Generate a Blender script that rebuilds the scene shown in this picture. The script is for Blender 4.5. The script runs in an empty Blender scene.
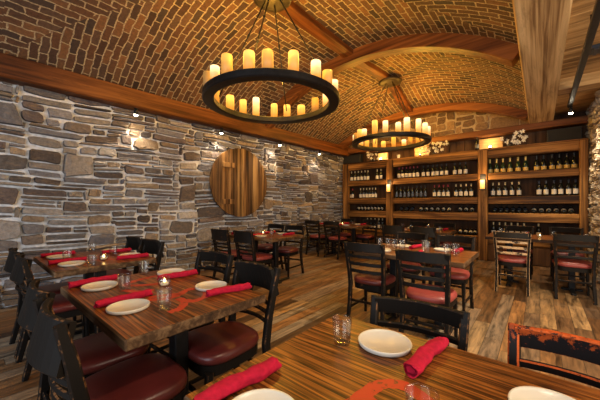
import bpy, math, random
from mathutils import Vector, Matrix, noise as mnoise

R = random.Random(7)
C = bpy.context.scene.collection
PI = math.pi

# ------------------------------------------------------------------ camera, world, light, exposure
YAW = math.atan(240 / 285.0)
cam_d = bpy.data.cameras.new('camera')
cam_d.sensor_width = 36.0
cam_d.lens = 285.0 / 600.0 * 36.0
cam_d.shift_y = 4.5 / 600.0
cam_d.clip_start = 0.02
cam = bpy.data.objects.new('camera', cam_d)
cam.location = (0, 0, 1.27)
cam.rotation_euler = (PI / 2, 0, YAW)
C.objects.link(cam)
bpy.context.scene.camera = cam

vs = bpy.context.scene.view_settings
vs.view_transform = 'Standard'
vs.look = 'None'
vs.gamma = 1.0
vs.use_curve_mapping = False
vs.exposure = 0.0

WORLD_STRENGTH = 0.08
w = bpy.data.worlds.new('world')
bpy.context.scene.world = w
w.use_nodes = True
w.node_tree.nodes['Background'].inputs[0].default_value = (0.80, 0.88, 1.0, 1)
w.node_tree.nodes['Background'].inputs[1].default_value = WORLD_STRENGTH

def area(name, loc, target, sx, sy, power, col):
    l = bpy.data.lights.new(name, 'AREA')
    l.shape = 'RECTANGLE'; l.size = sx; l.size_y = sy
    l.energy = power; l.color = col
    o = bpy.data.objects.new(name, l); C.objects.link(o)
    o.location = loc
    o.rotation_euler = (Vector(target) - Vector(loc)).to_track_quat('-Z', 'Y').to_euler()
    return o

# daylight of the windows in the wall behind the camera, and a side fill
area('window_daylight', (-1.2, -2.9, 1.75), (-3.2, 2.0, 1.5), 4.4, 1.7, 155, (0.80, 0.89, 1.0))
area('side_fill_light', (2.9, 1.6, 1.8), (-0.6, 2.6, 2.9), 3.4, 1.6, 170, (1.0, 0.84, 0.64))  # unseen fill, added to brighten the pale beam and plank ceiling

CHAND_CANDLE = 5.0     # glow of the wax candles on the wheels
CHAND_LAMP = 165.0      # light of each wheel
WALL_SPOT = 44.0
TRACK_SPOT = 175.0

# ------------------------------------------------------------------ materials
def nodes_of(name):
    m = bpy.data.materials.new(name); m.use_nodes = True
    nt = m.node_tree
    return m, nt, nt.nodes['Principled BSDF']

def N(nt, typ, **kw):
    n = nt.nodes.new(typ)
    for k, v in kw.items():
        if k.startswith('i_'):
            n.inputs[k[2:].replace('_', ' ')].default_value = v
        else:
            setattr(n, k, v)
    return n

def ramp(nt, fac, stops, interp='LINEAR'):
    r = nt.nodes.new('ShaderNodeValToRGB')
    r.color_ramp.interpolation = interp
    e = r.color_ramp.elements
    while len(e) < len(stops): e.new(0.5)
    for k, (p, c) in enumerate(stops):
        e[k].position = p; e[k].color = (c[0], c[1], c[2], 1)
    nt.links.new(fac, r.inputs[0])
    return r.outputs[0]

def mixc(nt, fac, a, b, blend='MIX'):
    m = nt.nodes.new('ShaderNodeMix'); m.data_type = 'RGBA'; m.blend_type = blend
    for sock, v in ((m.inputs[0], fac), (m.inputs[6], a), (m.inputs[7], b)):
        if hasattr(v, 'is_output'): nt.links.new(v, sock)
        elif isinstance(v, (int, float)): sock.default_value = v
        else: sock.default_value = (v[0], v[1], v[2], 1)
    return m.outputs[2]

def bump(nt, b, height, strength, dist):
    n = nt.nodes.new('ShaderNodeBump')
    n.inputs['Strength'].default_value = strength
    n.inputs['Distance'].default_value = dist
    nt.links.new(height, n.inputs['Height'])
    nt.links.new(n.outputs[0], b.inputs['Normal'])

def coords(nt, kind='Object', scale=(1, 1, 1), rnd=0.0):
    t = nt.nodes.new('ShaderNodeTexCoord')
    mp = nt.nodes.new('ShaderNodeMapping')
    mp.inputs['Scale'].default_value = scale
    nt.links.new(t.outputs[kind], mp.inputs[0])
    if rnd:
        oi = nt.nodes.new('ShaderNodeObjectInfo')
        mu = N(nt, 'ShaderNodeMath', operation='MULTIPLY'); mu.inputs[1].default_value = rnd
        nt.links.new(oi.outputs['Random'], mu.inputs[0])
        cb = nt.nodes.new('ShaderNodeCombineXYZ')
        for i in range(3): nt.links.new(mu.outputs[0], cb.inputs[i])
        nt.links.new(cb.outputs[0], mp.inputs[1])
    return mp.outputs[0]

def tex_noise(nt, vec, scale, detail=4.0, rough=0.55, dist=0.0):
    n = nt.nodes.new('ShaderNodeTexNoise')
    n.inputs['Scale'].default_value = scale
    n.inputs['Detail'].default_value = detail
    n.inputs['Roughness'].default_value = rough
    n.inputs['Distortion'].default_value = dist
    nt.links.new(vec, n.inputs['Vector'])
    return n.outputs['Fac']

def plain(name, col, rough=0.5, metal=0.0, noise=0.0, nscale=30.0, spec=0.5):
    m, nt, b = nodes_of(name)
    b.inputs['Roughness'].default_value = rough
    b.inputs['Metallic'].default_value = metal
    b.inputs['Specular IOR Level'].default_value = spec
    v = coords(nt, 'Object', rnd=3.0)
    f = tex_noise(nt, v, nscale)
    d = [max(0, c * (1 - noise)) for c in col]; l = [min(1, c * (1 + noise)) for c in col]
    nt.links.new(ramp(nt, f, [(0.3, d), (0.7, l)]), b.inputs['Base Color'])
    return m

def wood(name, dark, mid, light, axis='X', rough=0.5, grain=26.0, rnd=7.0, bumpd=0.004, board=0.0, stripe=0.5, knots=0.0, kscale=5.0, sharp=0.0):
    """Timber with grain along an object axis."""
    m, nt, b = nodes_of(name)
    k = 1.0
    sc = {'X': (0.55, grain, grain), 'Y': (grain, 0.55, grain), 'Z': (grain, grain, 0.55)}[axis]
    v = coords(nt, 'Object', sc, rnd)
    f1 = tex_noise(nt, v, k, 5.0, 0.6, 0.4)
    sc2 = tuple(s * 0.16 if s > 1 else s * 0.8 for s in sc)
    v2 = coords(nt, 'Object', sc2, rnd)
    f2 = tex_noise(nt, v2, 1.0, 3.0, 0.5, 0.7)
    mx = N(nt, 'ShaderNodeMix'); mx.data_type = 'FLOAT'; mx.inputs[0].default_value = stripe
    nt.links.new(f2, mx.inputs[2]); nt.links.new(f1, mx.inputs[3])
    col = ramp(nt, mx.outputs[0], [(0.36 + sharp, dark), (0.49, mid), (0.63 - sharp, light)])
    if knots:
        vk = coords(nt, 'Object', {'X': (1.3, kscale, kscale), 'Y': (kscale, 1.3, kscale), 'Z': (kscale, kscale, 1.3)}[axis], rnd)
        fk = tex_noise(nt, vk, 1.0, 6.0, 0.75)
        kk = ramp(nt, fk, [(0.54, (0, 0, 0)), (0.70, (knots, knots, knots))])
        col = mixc(nt, kk, col, [c * 0.35 for c in dark])
    nt.links.new(col, b.inputs['Base Color'])
    b.inputs['Roughness'].default_value = rough
    b.inputs['Specular IOR Level'].default_value = 0.2
    bump(nt, b, mx.outputs[0], 0.5, bumpd)
    return m

def sep_brick(nt, vec, w, h, mortar, offset=0.5):
    t = nt.nodes.new('ShaderNodeTexBrick')
    t.offset = offset
    t.inputs['Color1'].default_value = (0, 0, 0, 1); t.inputs['Color2'].default_value = (1, 1, 1, 1)
    t.inputs['Mortar'].default_value = (0.5, 0.5, 0.5, 1)
    t.inputs['Scale'].default_value = 1.0
    t.inputs['Mortar Size'].default_value = mortar
    t.inputs['Mortar Smooth'].default_value = 0.25
    t.inputs['Bias'].default_value = 0.0
    t.inputs['Brick Width'].default_value = w
    t.inputs['Row Height'].default_value = h
    nt.links.new(vec, t.inputs['Vector'])
    return t

def wobble(nt, vec, scale, amt):
    n = nt.nodes.new('ShaderNodeTexNoise'); n.inputs['Scale'].default_value = scale; n.inputs['Detail'].default_value = 3
    nt.links.new(vec, n.inputs['Vector'])
    s = N(nt, 'ShaderNodeVectorMath', operation='SUBTRACT'); s.inputs[1].default_value = (0.5, 0.5, 0.5)
    nt.links.new(n.outputs['Color'], s.inputs[0])
    k = N(nt, 'ShaderNodeVectorMath', operation='SCALE'); k.inputs['Scale'].default_value = amt
    nt.links.new(s.outputs[0], k.inputs[0])
    a = N(nt, 'ShaderNodeVectorMath', operation='ADD')
    nt.links.new(vec, a.inputs[0]); nt.links.new(k.outputs[0], a.inputs[1])
    return a.outputs[0]

def brick_material():
    m, nt, b = nodes_of('vault_brick')
    uv = coords(nt, 'UV')
    wv = wobble(nt, wobble(nt, uv, 5.0, 0.05), 19.0, 0.022)
    t = sep_brick(nt, wv, 0.235, 0.090, 0.0085)
    col = ramp(nt, t.outputs['Color'], [(0.0, (0.026, 0.014, 0.011)), (0.2, (0.10, 0.046, 0.021)), (0.4, (0.045, 0.025, 0.018)),
                                        (0.6, (0.175, 0.085, 0.034)), (0.8, (0.036, 0.025, 0.022)), (1.0, (0.120, 0.066, 0.038))])
    f = tex_noise(nt, uv, 26.0, 6, 0.72)
    col = mixc(nt, 0.8, col, ramp(nt, f, [(0.25, (0.25, 0.22, 0.2)), (0.75, (0.9, 0.82, 0.75))]), 'OVERLAY')
    fm = tex_noise(nt, uv, 40.0, 3, 0.6)
    mort = ramp(nt, fm, [(0.3, (0.17, 0.13, 0.09)), (0.7, (0.56, 0.44, 0.26))])
    col = mixc(nt, t.outputs['Fac'], col, mort)
    nt.links.new(col, b.inputs['Base Color'])
    b.inputs['Roughness'].default_value = 0.85
    inv = N(nt, 'ShaderNodeMath', operation='MULTIPLY_ADD'); inv.inputs[1].default_value = -1.0
    nt.links.new(t.outputs['Fac'], inv.inputs[0])
    nt.links.new(f, inv.inputs[2])
    bump(nt, b, inv.outputs[0], 1.0, 0.022)
    return m

def floor_material():
    m, nt, b = nodes_of('reclaimed_floorboards')
    v = coords(nt, 'Object')
    sw = nt.nodes.new('ShaderNodeSeparateXYZ'); nt.links.new(v, sw.inputs[0])
    cb = nt.nodes.new('ShaderNodeCombineXYZ')
    nt.links.new(sw.outputs[1], cb.inputs[0]); nt.links.new(sw.outputs[0], cb.inputs[1])
    dv = N(nt, 'ShaderNodeMath', operation='DIVIDE'); dv.inputs[1].default_value = 0.135
    nt.links.new(sw.outputs[0], dv.inputs[0])
    fl = N(nt, 'ShaderNodeMath', operation='FLOOR'); nt.links.new(dv.outputs[0], fl.inputs[0])
    wn = N(nt, 'ShaderNodeTexWhiteNoise', noise_dimensions='1D'); nt.links.new(fl.outputs[0], wn.inputs['W'])
    sh = N(nt, 'ShaderNodeMath', operation='MULTIPLY_ADD'); sh.inputs[1].default_value = 5.0
    nt.links.new(wn.outputs['Value'], sh.inputs[0]); nt.links.new(sw.outputs[1], sh.inputs[2])
    cb2 = nt.nodes.new('ShaderNodeCombineXYZ')
    nt.links.new(sh.outputs[0], cb2.inputs[0]); nt.links.new(sw.outputs[0], cb2.inputs[1])
    t = sep_brick(nt, cb2.outputs[0], 1.7, 0.135, 0.0022, 0.0)
    col = ramp(nt, t.outputs['Color'], [(0.0, (0.045, 0.026, 0.014)), (0.18, (0.24, 0.115, 0.040)), (0.36, (0.105, 0.066, 0.038)),
                                        (0.52, (0.36, 0.225, 0.105)), (0.68, (0.14, 0.068, 0.025)), (0.84, (0.26, 0.205, 0.145)), (1.0, (0.29, 0.140, 0.048))])
    # each board takes its own stretch of grain
    mp = nt.nodes.new('ShaderNodeMapping'); mp.inputs['Scale'].default_value = (2.2, 20.0, 1)
    nt.links.new(cb.outputs[0], mp.inputs[0])
    sc = N(nt, 'ShaderNodeVectorMath', operation='SCALE'); sc.inputs['Scale'].default_value = 37.0
    nt.links.new(t.outputs['Color'], sc.inputs[0])
    ad = N(nt, 'ShaderNodeVectorMath', operation='ADD')
    nt.links.new(mp.outputs[0], ad.inputs[0]); nt.links.new(sc.outputs[0], ad.inputs[1])
    f = tex_noise(nt, ad.outputs[0], 1.0, 6, 0.65, 0.5)
    col = mixc(nt, 0.95, col, ramp(nt, f, [(0.30, (0.04, 0.035, 0.03)), (0.48, (0.45, 0.45, 0.45)), (0.70, (0.92, 0.90, 0.85))]), 'OVERLAY')
    fk = tex_noise(nt, coords(nt, 'Object', (2.6, 1.0, 1)), 4.0, 8, 0.8)
    kk = ramp(nt, fk, [(0.54, (0, 0, 0)), (0.66, (0.85, 0.85, 0.85))])
    col = mixc(nt, kk, col, (0.035, 0.024, 0.016))
    col = mixc(nt, t.outputs['Fac'], col, (0.015, 0.01, 0.007))
    nt.links.new(col, b.inputs['Base Color'])
    b.inputs['Roughness'].default_value = 0.42
    bump(nt, b, f, 0.35, 0.004)
    return m

def stone_material(name, rough=0.85, tint=(1, 1, 1)):
    m, nt, b = nodes_of(name)
    a = nt.nodes.new('ShaderNodeAttribute'); a.attribute_name = 'stone'
    v = coords(nt, 'Object')
    f = tex_noise(nt, v, 20.0, 8, 0.78)
    f2 = tex_noise(nt, coords(nt, 'Object', (1, 1, 3.5)), 9.0, 4, 0.6)
    col = mixc(nt, 0.6, a.outputs['Color'], ramp(nt, f, [(0.30, (0.10, 0.10, 0.11)), (0.70, (0.92, 0.88, 0.82))]), 'OVERLAY')
    col = mixc(nt, ramp(nt, f2, [(0.52, (0, 0, 0)), (0.70, (0.5, 0.5, 0.5))]), col, (0.26 * tint[0], 0.18 * tint[1], 0.11 * tint[2]))
    nt.links.new(col, b.inputs['Base Color'])
    b.inputs['Roughness'].default_value = 0.95
    b.inputs['Specular IOR Level'].default_value = 0.15
    bump(nt, b, f, 0.8, 0.018)
    return m

def worn_paint(name, paint, under, amount, scale=28.0, rough=0.55, zb=None):
    m, nt, b = nodes_of(name)
    b.inputs['Specular IOR Level'].default_value = 0.12
    v = coords(nt, 'Object', rnd=5.0)
    f = tex_noise(nt, v, scale, 6, 0.7)
    if zb:                                           # rubbed hardest along the top of the back
        sp = nt.nodes.new('ShaderNodeSeparateXYZ'); nt.links.new(nt.nodes.new('ShaderNodeTexCoord').outputs['Object'], sp.inputs[0])
        mr = nt.nodes.new('ShaderNodeMapRange'); mr.inputs['From Min'].default_value = zb[0]; mr.inputs['From Max'].default_value = zb[1]
        mr.inputs['To Min'].default_value = -zb[2]; mr.inputs['To Max'].default_value = zb[2]
        nt.links.new(sp.outputs[2], mr.inputs['Value'])
        ad = N(nt, 'ShaderNodeMath', operation='ADD'); nt.links.new(f, ad.inputs[0]); nt.links.new(mr.outputs[0], ad.inputs[1]); f = ad.outputs[0]
    k = ramp(nt, f, [(1 - amount - 0.03, (0, 0, 0)), (1 - amount + 0.03, (1, 1, 1))])
    f2 = tex_noise(nt, v, 60.0, 3)
    u = ramp(nt, f2, [(0.3, [c * 0.7 for c in under]), (0.7, [min(1, c * 1.2) for c in under])])
    nt.links.new(mixc(nt, k, paint, u), b.inputs['Base Color'])
    b.inputs['Roughness'].default_value = rough
    return m

def tabletop_material(name, dark, mid, light):
    m, nt, b = nodes_of(name)
    v = coords(nt, 'Object', rnd=4.0)
    # boards glued edge to edge, each with its own stripe figure along the long side
    t = sep_brick(nt, v, 9.0, 0.145, 0.0012, 0.3)
    mp = nt.nodes.new('ShaderNodeMapping'); mp.inputs['Scale'].default_value = (1.3, 30.0, 4.0)
    nt.links.new(v, mp.inputs[0])
    sc = N(nt, 'ShaderNodeVectorMath', operation='SCALE'); sc.inputs['Scale'].default_value = 23.0
    nt.links.new(t.outputs['Color'], sc.inputs[0])
    ad = N(nt, 'ShaderNodeVectorMath', operation='ADD')
    nt.links.new(mp.outputs[0], ad.inputs[0]); nt.links.new(sc.outputs[0], ad.inputs[1])
    f = tex_noise(nt, ad.outputs[0], 1.6, 4, 0.6, 1.2)
    mp2 = nt.nodes.new('ShaderNodeMapping'); mp2.inputs['Scale'].default_value = (0.5, 3.2, 1)
    nt.links.new(ad.outputs[0], mp2.inputs[0])
    f2 = tex_noise(nt, mp2.outputs[0], 1.5, 3, 0.6, 0.3)
    mx = N(nt, 'ShaderNodeMix'); mx.data_type = 'FLOAT'; mx.inputs[0].default_value = 0.35
    nt.links.new(f, mx.inputs[2]); nt.links.new(f2, mx.inputs[3])
    col = ramp(nt, mx.outputs[0], [(0.40, dark), (0.49, mid), (0.60, light)])
    col = mixc(nt, t.outputs['Fac'], col, [c * 0.5 for c in dark])
    nt.links.new(col, b.inputs['Base Color'])
    b.inputs['Roughness'].default_value = 0.30
    b.inputs['Specular IOR Level'].default_value = 0.22
    bump(nt, b, mx.outputs[0], 0.2, 0.002)
    return m

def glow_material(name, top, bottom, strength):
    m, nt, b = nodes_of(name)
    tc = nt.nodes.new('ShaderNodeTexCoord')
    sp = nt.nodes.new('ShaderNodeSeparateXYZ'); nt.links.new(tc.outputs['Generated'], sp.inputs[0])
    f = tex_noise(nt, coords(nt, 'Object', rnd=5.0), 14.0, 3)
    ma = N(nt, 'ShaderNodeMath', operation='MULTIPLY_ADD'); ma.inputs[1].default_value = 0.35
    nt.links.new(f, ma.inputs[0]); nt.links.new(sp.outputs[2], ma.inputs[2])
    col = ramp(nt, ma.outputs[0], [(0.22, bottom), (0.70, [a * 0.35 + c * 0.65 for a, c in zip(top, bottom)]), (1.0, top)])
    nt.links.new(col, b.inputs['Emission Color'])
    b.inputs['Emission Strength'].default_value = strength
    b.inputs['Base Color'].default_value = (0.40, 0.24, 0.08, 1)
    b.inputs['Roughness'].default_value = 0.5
    return m

def emit(name, col, strength):
    m, nt, b = nodes_of(name)
    b.inputs['Emission Color'].default_value = (*col, 1)
    b.inputs['Emission Strength'].default_value = strength
    b.inputs['Base Color'].default_value = (*col, 1)
    return m

def glass(name, tint=(1, 1, 1), rough=0.02):
    m, nt, b = nodes_of(name)
    nt.nodes.remove(b)
    tr = nt.nodes.new('ShaderNodeBsdfTransparent'); tr.inputs[0].default_value = (0.93, 0.93, 0.92, 1)
    gl = nt.nodes.new('ShaderNodeBsdfGlossy'); gl.inputs['Roughness'].default_value = 0.12
    lf = nt.nodes.new('ShaderNodeLayerWeight'); lf.inputs['Blend'].default_value = 0.22
    lw = N(nt, 'ShaderNodeMath', operation='MULTIPLY_ADD'); lw.inputs[1].default_value = 0.55; lw.inputs[2].default_value = 0.035
    nt.links.new(lf.outputs['Facing'], lw.inputs[0])
    mx = nt.nodes.new('ShaderNodeMixShader')
    nt.links.new(lw.outputs[0], mx.inputs[0]); nt.links.new(tr.outputs[0], mx.inputs[1]); nt.links.new(gl.outputs[0], mx.inputs[2])
    nt.links.new(mx.outputs[0], nt.nodes['Material Output'].inputs[0])
    return m

M = {}
M['brick'] = brick_material()
M['floor'] = floor_material()
M['stone'] = stone_material('ledge_stone')
M['mortar'] = plain('mortar', (0.62, 0.62, 0.63), 0.95, 0, 0.25, 18)
M['warm_mortar'] = plain('warm_mortar', (0.36, 0.27, 0.17), 0.95, 0, 0.25, 18)
M['gold_stone'] = stone_material('warm_field_stone', tint=(1.2, 1, .8))
M['rib'] = wood('red_brown_timber', (0.026, 0.0075, 0.003), (0.110, 0.034, 0.009), (0.22, 0.078, 0.020), 'Y', 0.5, 22, 7.0, 0.004, knots=0.5)
M['rib_x'] = wood('red_brown_arch_timber', (0.036, 0.010, 0.0035), (0.135, 0.045, 0.012), (0.26, 0.100, 0.028), 'X', 0.5, 22, 7.0, 0.004)
M['pale_beam'] = wood('pale_sawn_beam', (0.22, 0.115, 0.045), (0.52, 0.33, 0.145), (0.70, 0.48, 0.24), 'Y', 0.7, 44, 7.0, 0.003, knots=0.5, kscale=9.0, sharp=0.03)
M['ceil_plank'] = wood('ceiling_plank', (0.14, 0.07, 0.026), (0.44, 0.25, 0.095), (0.62, 0.39, 0.17), 'X', 0.65, 14, 7.0, 0.004, knots=0.4)
M['shelf'] = wood('shelf_timber', (0.018, 0.0065, 0.002), (0.125, 0.052, 0.011), (0.36, 0.170, 0.045), 'X', 0.55, 26, 7.0, 0.005, knots=0.8, kscale=11.0, sharp=0.03)
M['shelf_post'] = wood('shelf_post_timber', (0.018, 0.0065, 0.002), (0.125, 0.052, 0.011), (0.36, 0.170, 0.045), 'Z', 0.55, 26, 7.0, 0.005, knots=0.8, kscale=11.0, sharp=0.03)
M['dark_back'] = wood('dark_back_boards', (0.018, 0.009, 0.005), (0.048, 0.021, 0.009), (0.085, 0.038, 0.016), 'Z', 0.7, 14)
M['back_planks'] = wood('brown_back_planks', (0.030, 0.013, 0.006), (0.075, 0.034, 0.014), (0.14, 0.068, 0.028), 'Z', 0.65, 9, 7.0, 0.006)
M['disc'] = [wood('disc_plank_%d' % i, d, m_, l, 'Z', 0.6, 34, 7.0, 0.004, knots=0.9, kscale=15.0, sharp=0.05) for i, (d, m_, l) in enumerate([
    ((0.016, 0.007, 0.003), (0.105, 0.050, 0.018), (0.25, 0.135, 0.052)),
    ((0.022, 0.010, 0.004), (0.15, 0.072, 0.024), (0.31, 0.170, 0.062)),
    ((0.010, 0.005, 0.0025), (0.050, 0.025, 0.011), (0.13, 0.070, 0.030)),
    ((0.05, 0.025, 0.009), (0.25, 0.140, 0.050), (0.44, 0.27, 0.11))])]
M['oak'] = tabletop_material('striped_oak', (0.018, 0.0055, 0.0015), (0.125, 0.038, 0.007), (0.33, 0.115, 0.021))
M['oak_edge'] = wood('rough_oak_edge', (0.014, 0.006, 0.003), (0.062, 0.030, 0.012), (0.20, 0.115, 0.055), 'X', 0.6, 34, 7.0, 0.004)
M['iron'] = plain('black_iron', (0.018, 0.017, 0.017), 0.42, 0.6, 0.3, 20)
M['bronze'] = plain('dark_bronze', (0.045, 0.032, 0.018), 0.45, 0.5, 0.3, 12)
M['black'] = worn_paint('black_chair_paint', (0.0095, 0.0075, 0.006), (0.075, 0.034, 0.014), 0.34, 9.0)
M['black_edge'] = worn_paint('rubbed_black_edge', (0.014, 0.010, 0.008), (0.15, 0.068, 0.026), 0.44, 18.0)
M['orange'] = worn_paint('chipped_black_over_orange', (0.014, 0.012, 0.012), (0.42, 0.075, 0.016), 0.47, 22, zb=(0.80, 0.89, 0.13))
M['orange_edge'] = worn_paint('orange_edge', (0.02, 0.015, 0.013), (0.50, 0.095, 0.02), 0.58, 26)
M['bare'] = worn_paint('bare_rubbed_slat', (0.025, 0.018, 0.014), (0.42, 0.28, 0.16), 0.56, 16)
M['bare_edge'] = worn_paint('bare_rubbed_edge', (0.025, 0.018, 0.014), (0.40, 0.26, 0.14), 0.58, 16)
M['vinyl'] = plain('burgundy_vinyl', (0.105, 0.016, 0.013), 0.36, 0, 0.25, 6)
M['vinyl_red_sheen'] = plain('red_vinyl_with_sheen', (0.23, 0.040, 0.034), 0.45, 0, 0.2, 6)  # red seat vinyl, window sheen lightened into the base colour
M['plate'] = plain('cream_stoneware', (0.56, 0.51, 0.42), 0.32, 0, 0.06, 8)
M['napkin'] = plain('crimson_cloth', (0.36, 0.006, 0.028), 0.9, 0, 0.22, 60, 0.2)
M['glass'] = glass('clear_glass')
M['wax'] = plain('wax', (0.75, 0.66, 0.5), 0.5, 0, 0.05)
M['flame'] = emit('flame', (1.0, 0.62, 0.18), 22.0)
M['emblem'] = worn_paint('red_painted_emblem', (0.42, 0.050, 0.020), (0.13, 0.052, 0.018), 0.40, 34, 0.4)
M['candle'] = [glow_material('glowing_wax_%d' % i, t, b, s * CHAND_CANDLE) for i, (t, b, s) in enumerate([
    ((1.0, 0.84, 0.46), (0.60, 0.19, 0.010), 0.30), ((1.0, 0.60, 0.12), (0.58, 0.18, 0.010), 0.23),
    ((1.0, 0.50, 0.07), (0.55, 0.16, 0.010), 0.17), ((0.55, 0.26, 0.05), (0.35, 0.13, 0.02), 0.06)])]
M['bottle'] = plain('dark_bottle_glass', (0.008, 0.010, 0.007), 0.12, 0, 0.2)
M['bottle_green'] = plain('green_bottle_glass', (0.012, 0.028, 0.012), 0.12, 0, 0.2)
M['label_white'] = plain('paper_label', (0.66, 0.60, 0.50), 0.7, 0, 0.08)
M['label_gold'] = plain('gold_label', (0.62, 0.40, 0.10), 0.5, 0, 0.15)
M['foil_gold'] = plain('gold_foil', (0.70, 0.48, 0.14), 0.35, 0.3, 0.1)
M['foil_red'] = plain('red_foil', (0.30, 0.012, 0.018), 0.35, 0, 0.1)
M['foil_black'] = plain('black_foil', (0.015, 0.014, 0.014), 0.35, 0, 0.1)
M['foil_cream'] = plain('cream_foil', (0.60, 0.47, 0.25), 0.4, 0, 0.1)
M['foil_blue'] = plain('slate_foil', (0.05, 0.06, 0.09), 0.35, 0, 0.1)
M['petal'] = plain('white_petals', (0.78, 0.74, 0.64), 0.7, 0, 0.06)
M['twig'] = plain('brown_twig', (0.09, 0.05, 0.025), 0.8, 0, 0.2)
M['crate'] = wood('pale_crate_wood', (0.26, 0.15, 0.06), (0.44, 0.27, 0.11), (0.58, 0.38, 0.17), 'X', 0.6, 18)
M['bulb'] = emit('lamp_bulb', (1.0, 0.86, 0.62), 60.0)
M['sconce_glow'] = glow_material('amber_sconce_glass', (1.0, 0.74, 0.32), (0.8, 0.34, 0.05), 1.7)
M['black_cloth'] = plain('black_grille_cloth', (0.010, 0.009, 0.009), 0.8, 0, 0.2, 90)

# ------------------------------------------------------------------ mesh helpers
class MB:
    def __init__(s):
        s.v = []; s.f = []; s.m = []; s.sm = []; s.uv = None
    def add(s, verts, faces, mat=0, smooth=False):
        o = len(s.v)
        s.v += [tuple(p) for p in verts]
        for k, f in enumerate(faces):
            s.f.append(tuple(i + o for i in f))
            s.m.append(mat[k] if isinstance(mat, list) else mat)
            s.sm.append(smooth)
        return o
    def box(s, x0, x1, y0, y1, z0, z1, bev=0.0, mat=0, edge=None, M4=None):
        """Box with chamfered edges; the chamfers may take the material index EDGE."""
        b = min(bev, (x1 - x0) / 2.01, (y1 - y0) / 2.01, (z1 - z0) / 2.01)
        vs_, fs, ms = [], [], []
        if b <= 0:
            vs_ = [(x, y, z) for x in (x0, x1) for y in (y0, y1) for z in (z0, z1)]
            fs = [(0, 1, 3, 2), (4, 6, 7, 5), (0, 4, 5, 1), (2, 3, 7, 6), (0, 2, 6, 4), (1, 5, 7, 3)]
            ms = [mat] * 6
        else:
            lo, hi = (x0, y0, z0), (x1, y1, z1)
            idx = {}
            for sx in (0, 1):
                for sy in (0, 1):
                    for sz in (0, 1):
                        sg = (sx, sy, sz)
                        for ax in range(3):
                            p = [0, 0, 0]
                            for a in range(3):
                                e = hi[a] if sg[a] else lo[a]
                                if a != ax: e += -b if sg[a] else b
                                p[a] = e
                            idx[(sg, ax)] = len(vs_); vs_.append(tuple(p))
            for ax in range(3):
                a1, a2 = [a for a in range(3) if a != ax]
                for sd in (0, 1):
                    q = []
                    for c in ((0, 0), (1, 0), (1, 1), (0, 1)):
                        sg = [0, 0, 0]; sg[ax] = sd; sg[a1] = c[0]; sg[a2] = c[1]
                        q.append(idx[(tuple(sg), ax)])
                    fs.append(tuple(q)); ms.append(mat)
            for ax in range(3):
                a1, a2 = [a for a in range(3) if a != ax]
                for s1 in (0, 1):
                    for s2 in (0, 1):
                        sa = [0, 0, 0]; sb = [0, 0, 0]
                        sa[a1] = sb[a1] = s1; sa[a2] = sb[a2] = s2; sb[ax] = 1
                        fs.append((idx[(tuple(sa), a1)], idx[(tuple(sb), a1)], idx[(tuple(sb), a2)], idx[(tuple(sa), a2)]))
                        ms.append(mat if edge is None else edge)
            for sx in (0, 1):
                for sy in (0, 1):
                    for sz in (0, 1):
                        sg = (sx, sy, sz)
                        fs.append((idx[(sg, 0)], idx[(sg, 1)], idx[(sg, 2)])); ms.append(mat if edge is None else edge)
        if M4 is not None: vs_ = [tuple(M4 @ Vector(p)) for p in vs_]
        s.add(vs_, fs, ms)
    def loft(s, rings, mat=0, smooth=True, cap=True, closed=True, mats=None):
        n = len(rings[0]); vs_ = [p for r in rings for p in r]; fs = []; ms = []
        for a in range(len(rings) - 1):
            for k in range(n if closed else n - 1):
                k2 = (k + 1) % n
                fs.append((a * n + k, a * n + k2, (a + 1) * n + k2, (a + 1) * n + k))
                ms.append(mats[k] if mats else mat)
        if cap:
            fs.append(tuple(range(n))[::-1]); ms.append(mat)
            fs.append(tuple((len(rings) - 1) * n + k for k in range(n))); ms.append(mat)
        s.add(vs_, fs, ms, smooth)
    def lathe(s, prof, n=24, c=(0, 0, 0), mat=0, mats=None, smooth=True):
        """prof: [(r, z)]; closes itself at r = 0."""
        vs_, fs, ms = [], [], []
        row = []
        for r, z in prof:
            if r < 1e-6:
                row.append([len(vs_)]); vs_.append((c[0], c[1], c[2] + z))
            else:
                row.append(list(range(len(vs_), len(vs_) + n)))
                vs_ += [(c[0] + r * math.cos(2 * PI * k / n), c[1] + r * math.sin(2 * PI * k / n), c[2] + z) for k in range(n)]
        for a in range(len(row) - 1):
            A, B = row[a], row[a + 1]
            mm = mats[a] if mats else mat
            for k in range(n):
                k2 = (k + 1) % n
                if len(A) == 1 and len(B) == 1: break
                if len(A) == 1: fs.append((A[0], B[k2], B[k]))
                elif len(B) == 1: fs.append((A[k], A[k2], B[0]))
                else: fs.append((A[k], A[k2], B[k2], B[k]))
                ms.append(mm)
        s.add(vs_, fs, ms, smooth)
    def tube(s, pts, r, n=8, mat=0, smooth=True):
        rings = []
        P = [Vector(p) for p in pts]
        up = Vector((0, 0, 1))
        for i, p in enumerate(P):
            d = (P[min(i + 1, len(P) - 1)] - P[max(i - 1, 0)]).normalized()
            a = d.cross(up)
            if a.length < 1e-3: a = d.cross(Vector((0, 1, 0)))
            a.normalize(); b = a.cross(d)
            rr = r[i] if isinstance(r, (list, tuple)) else r
            rings.append([tuple(p + a * rr * math.cos(2 * PI * k / n) + b * rr * math.sin(2 * PI * k / n)) for k in range(n)])
        s.loft(rings, mat, smooth)
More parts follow.
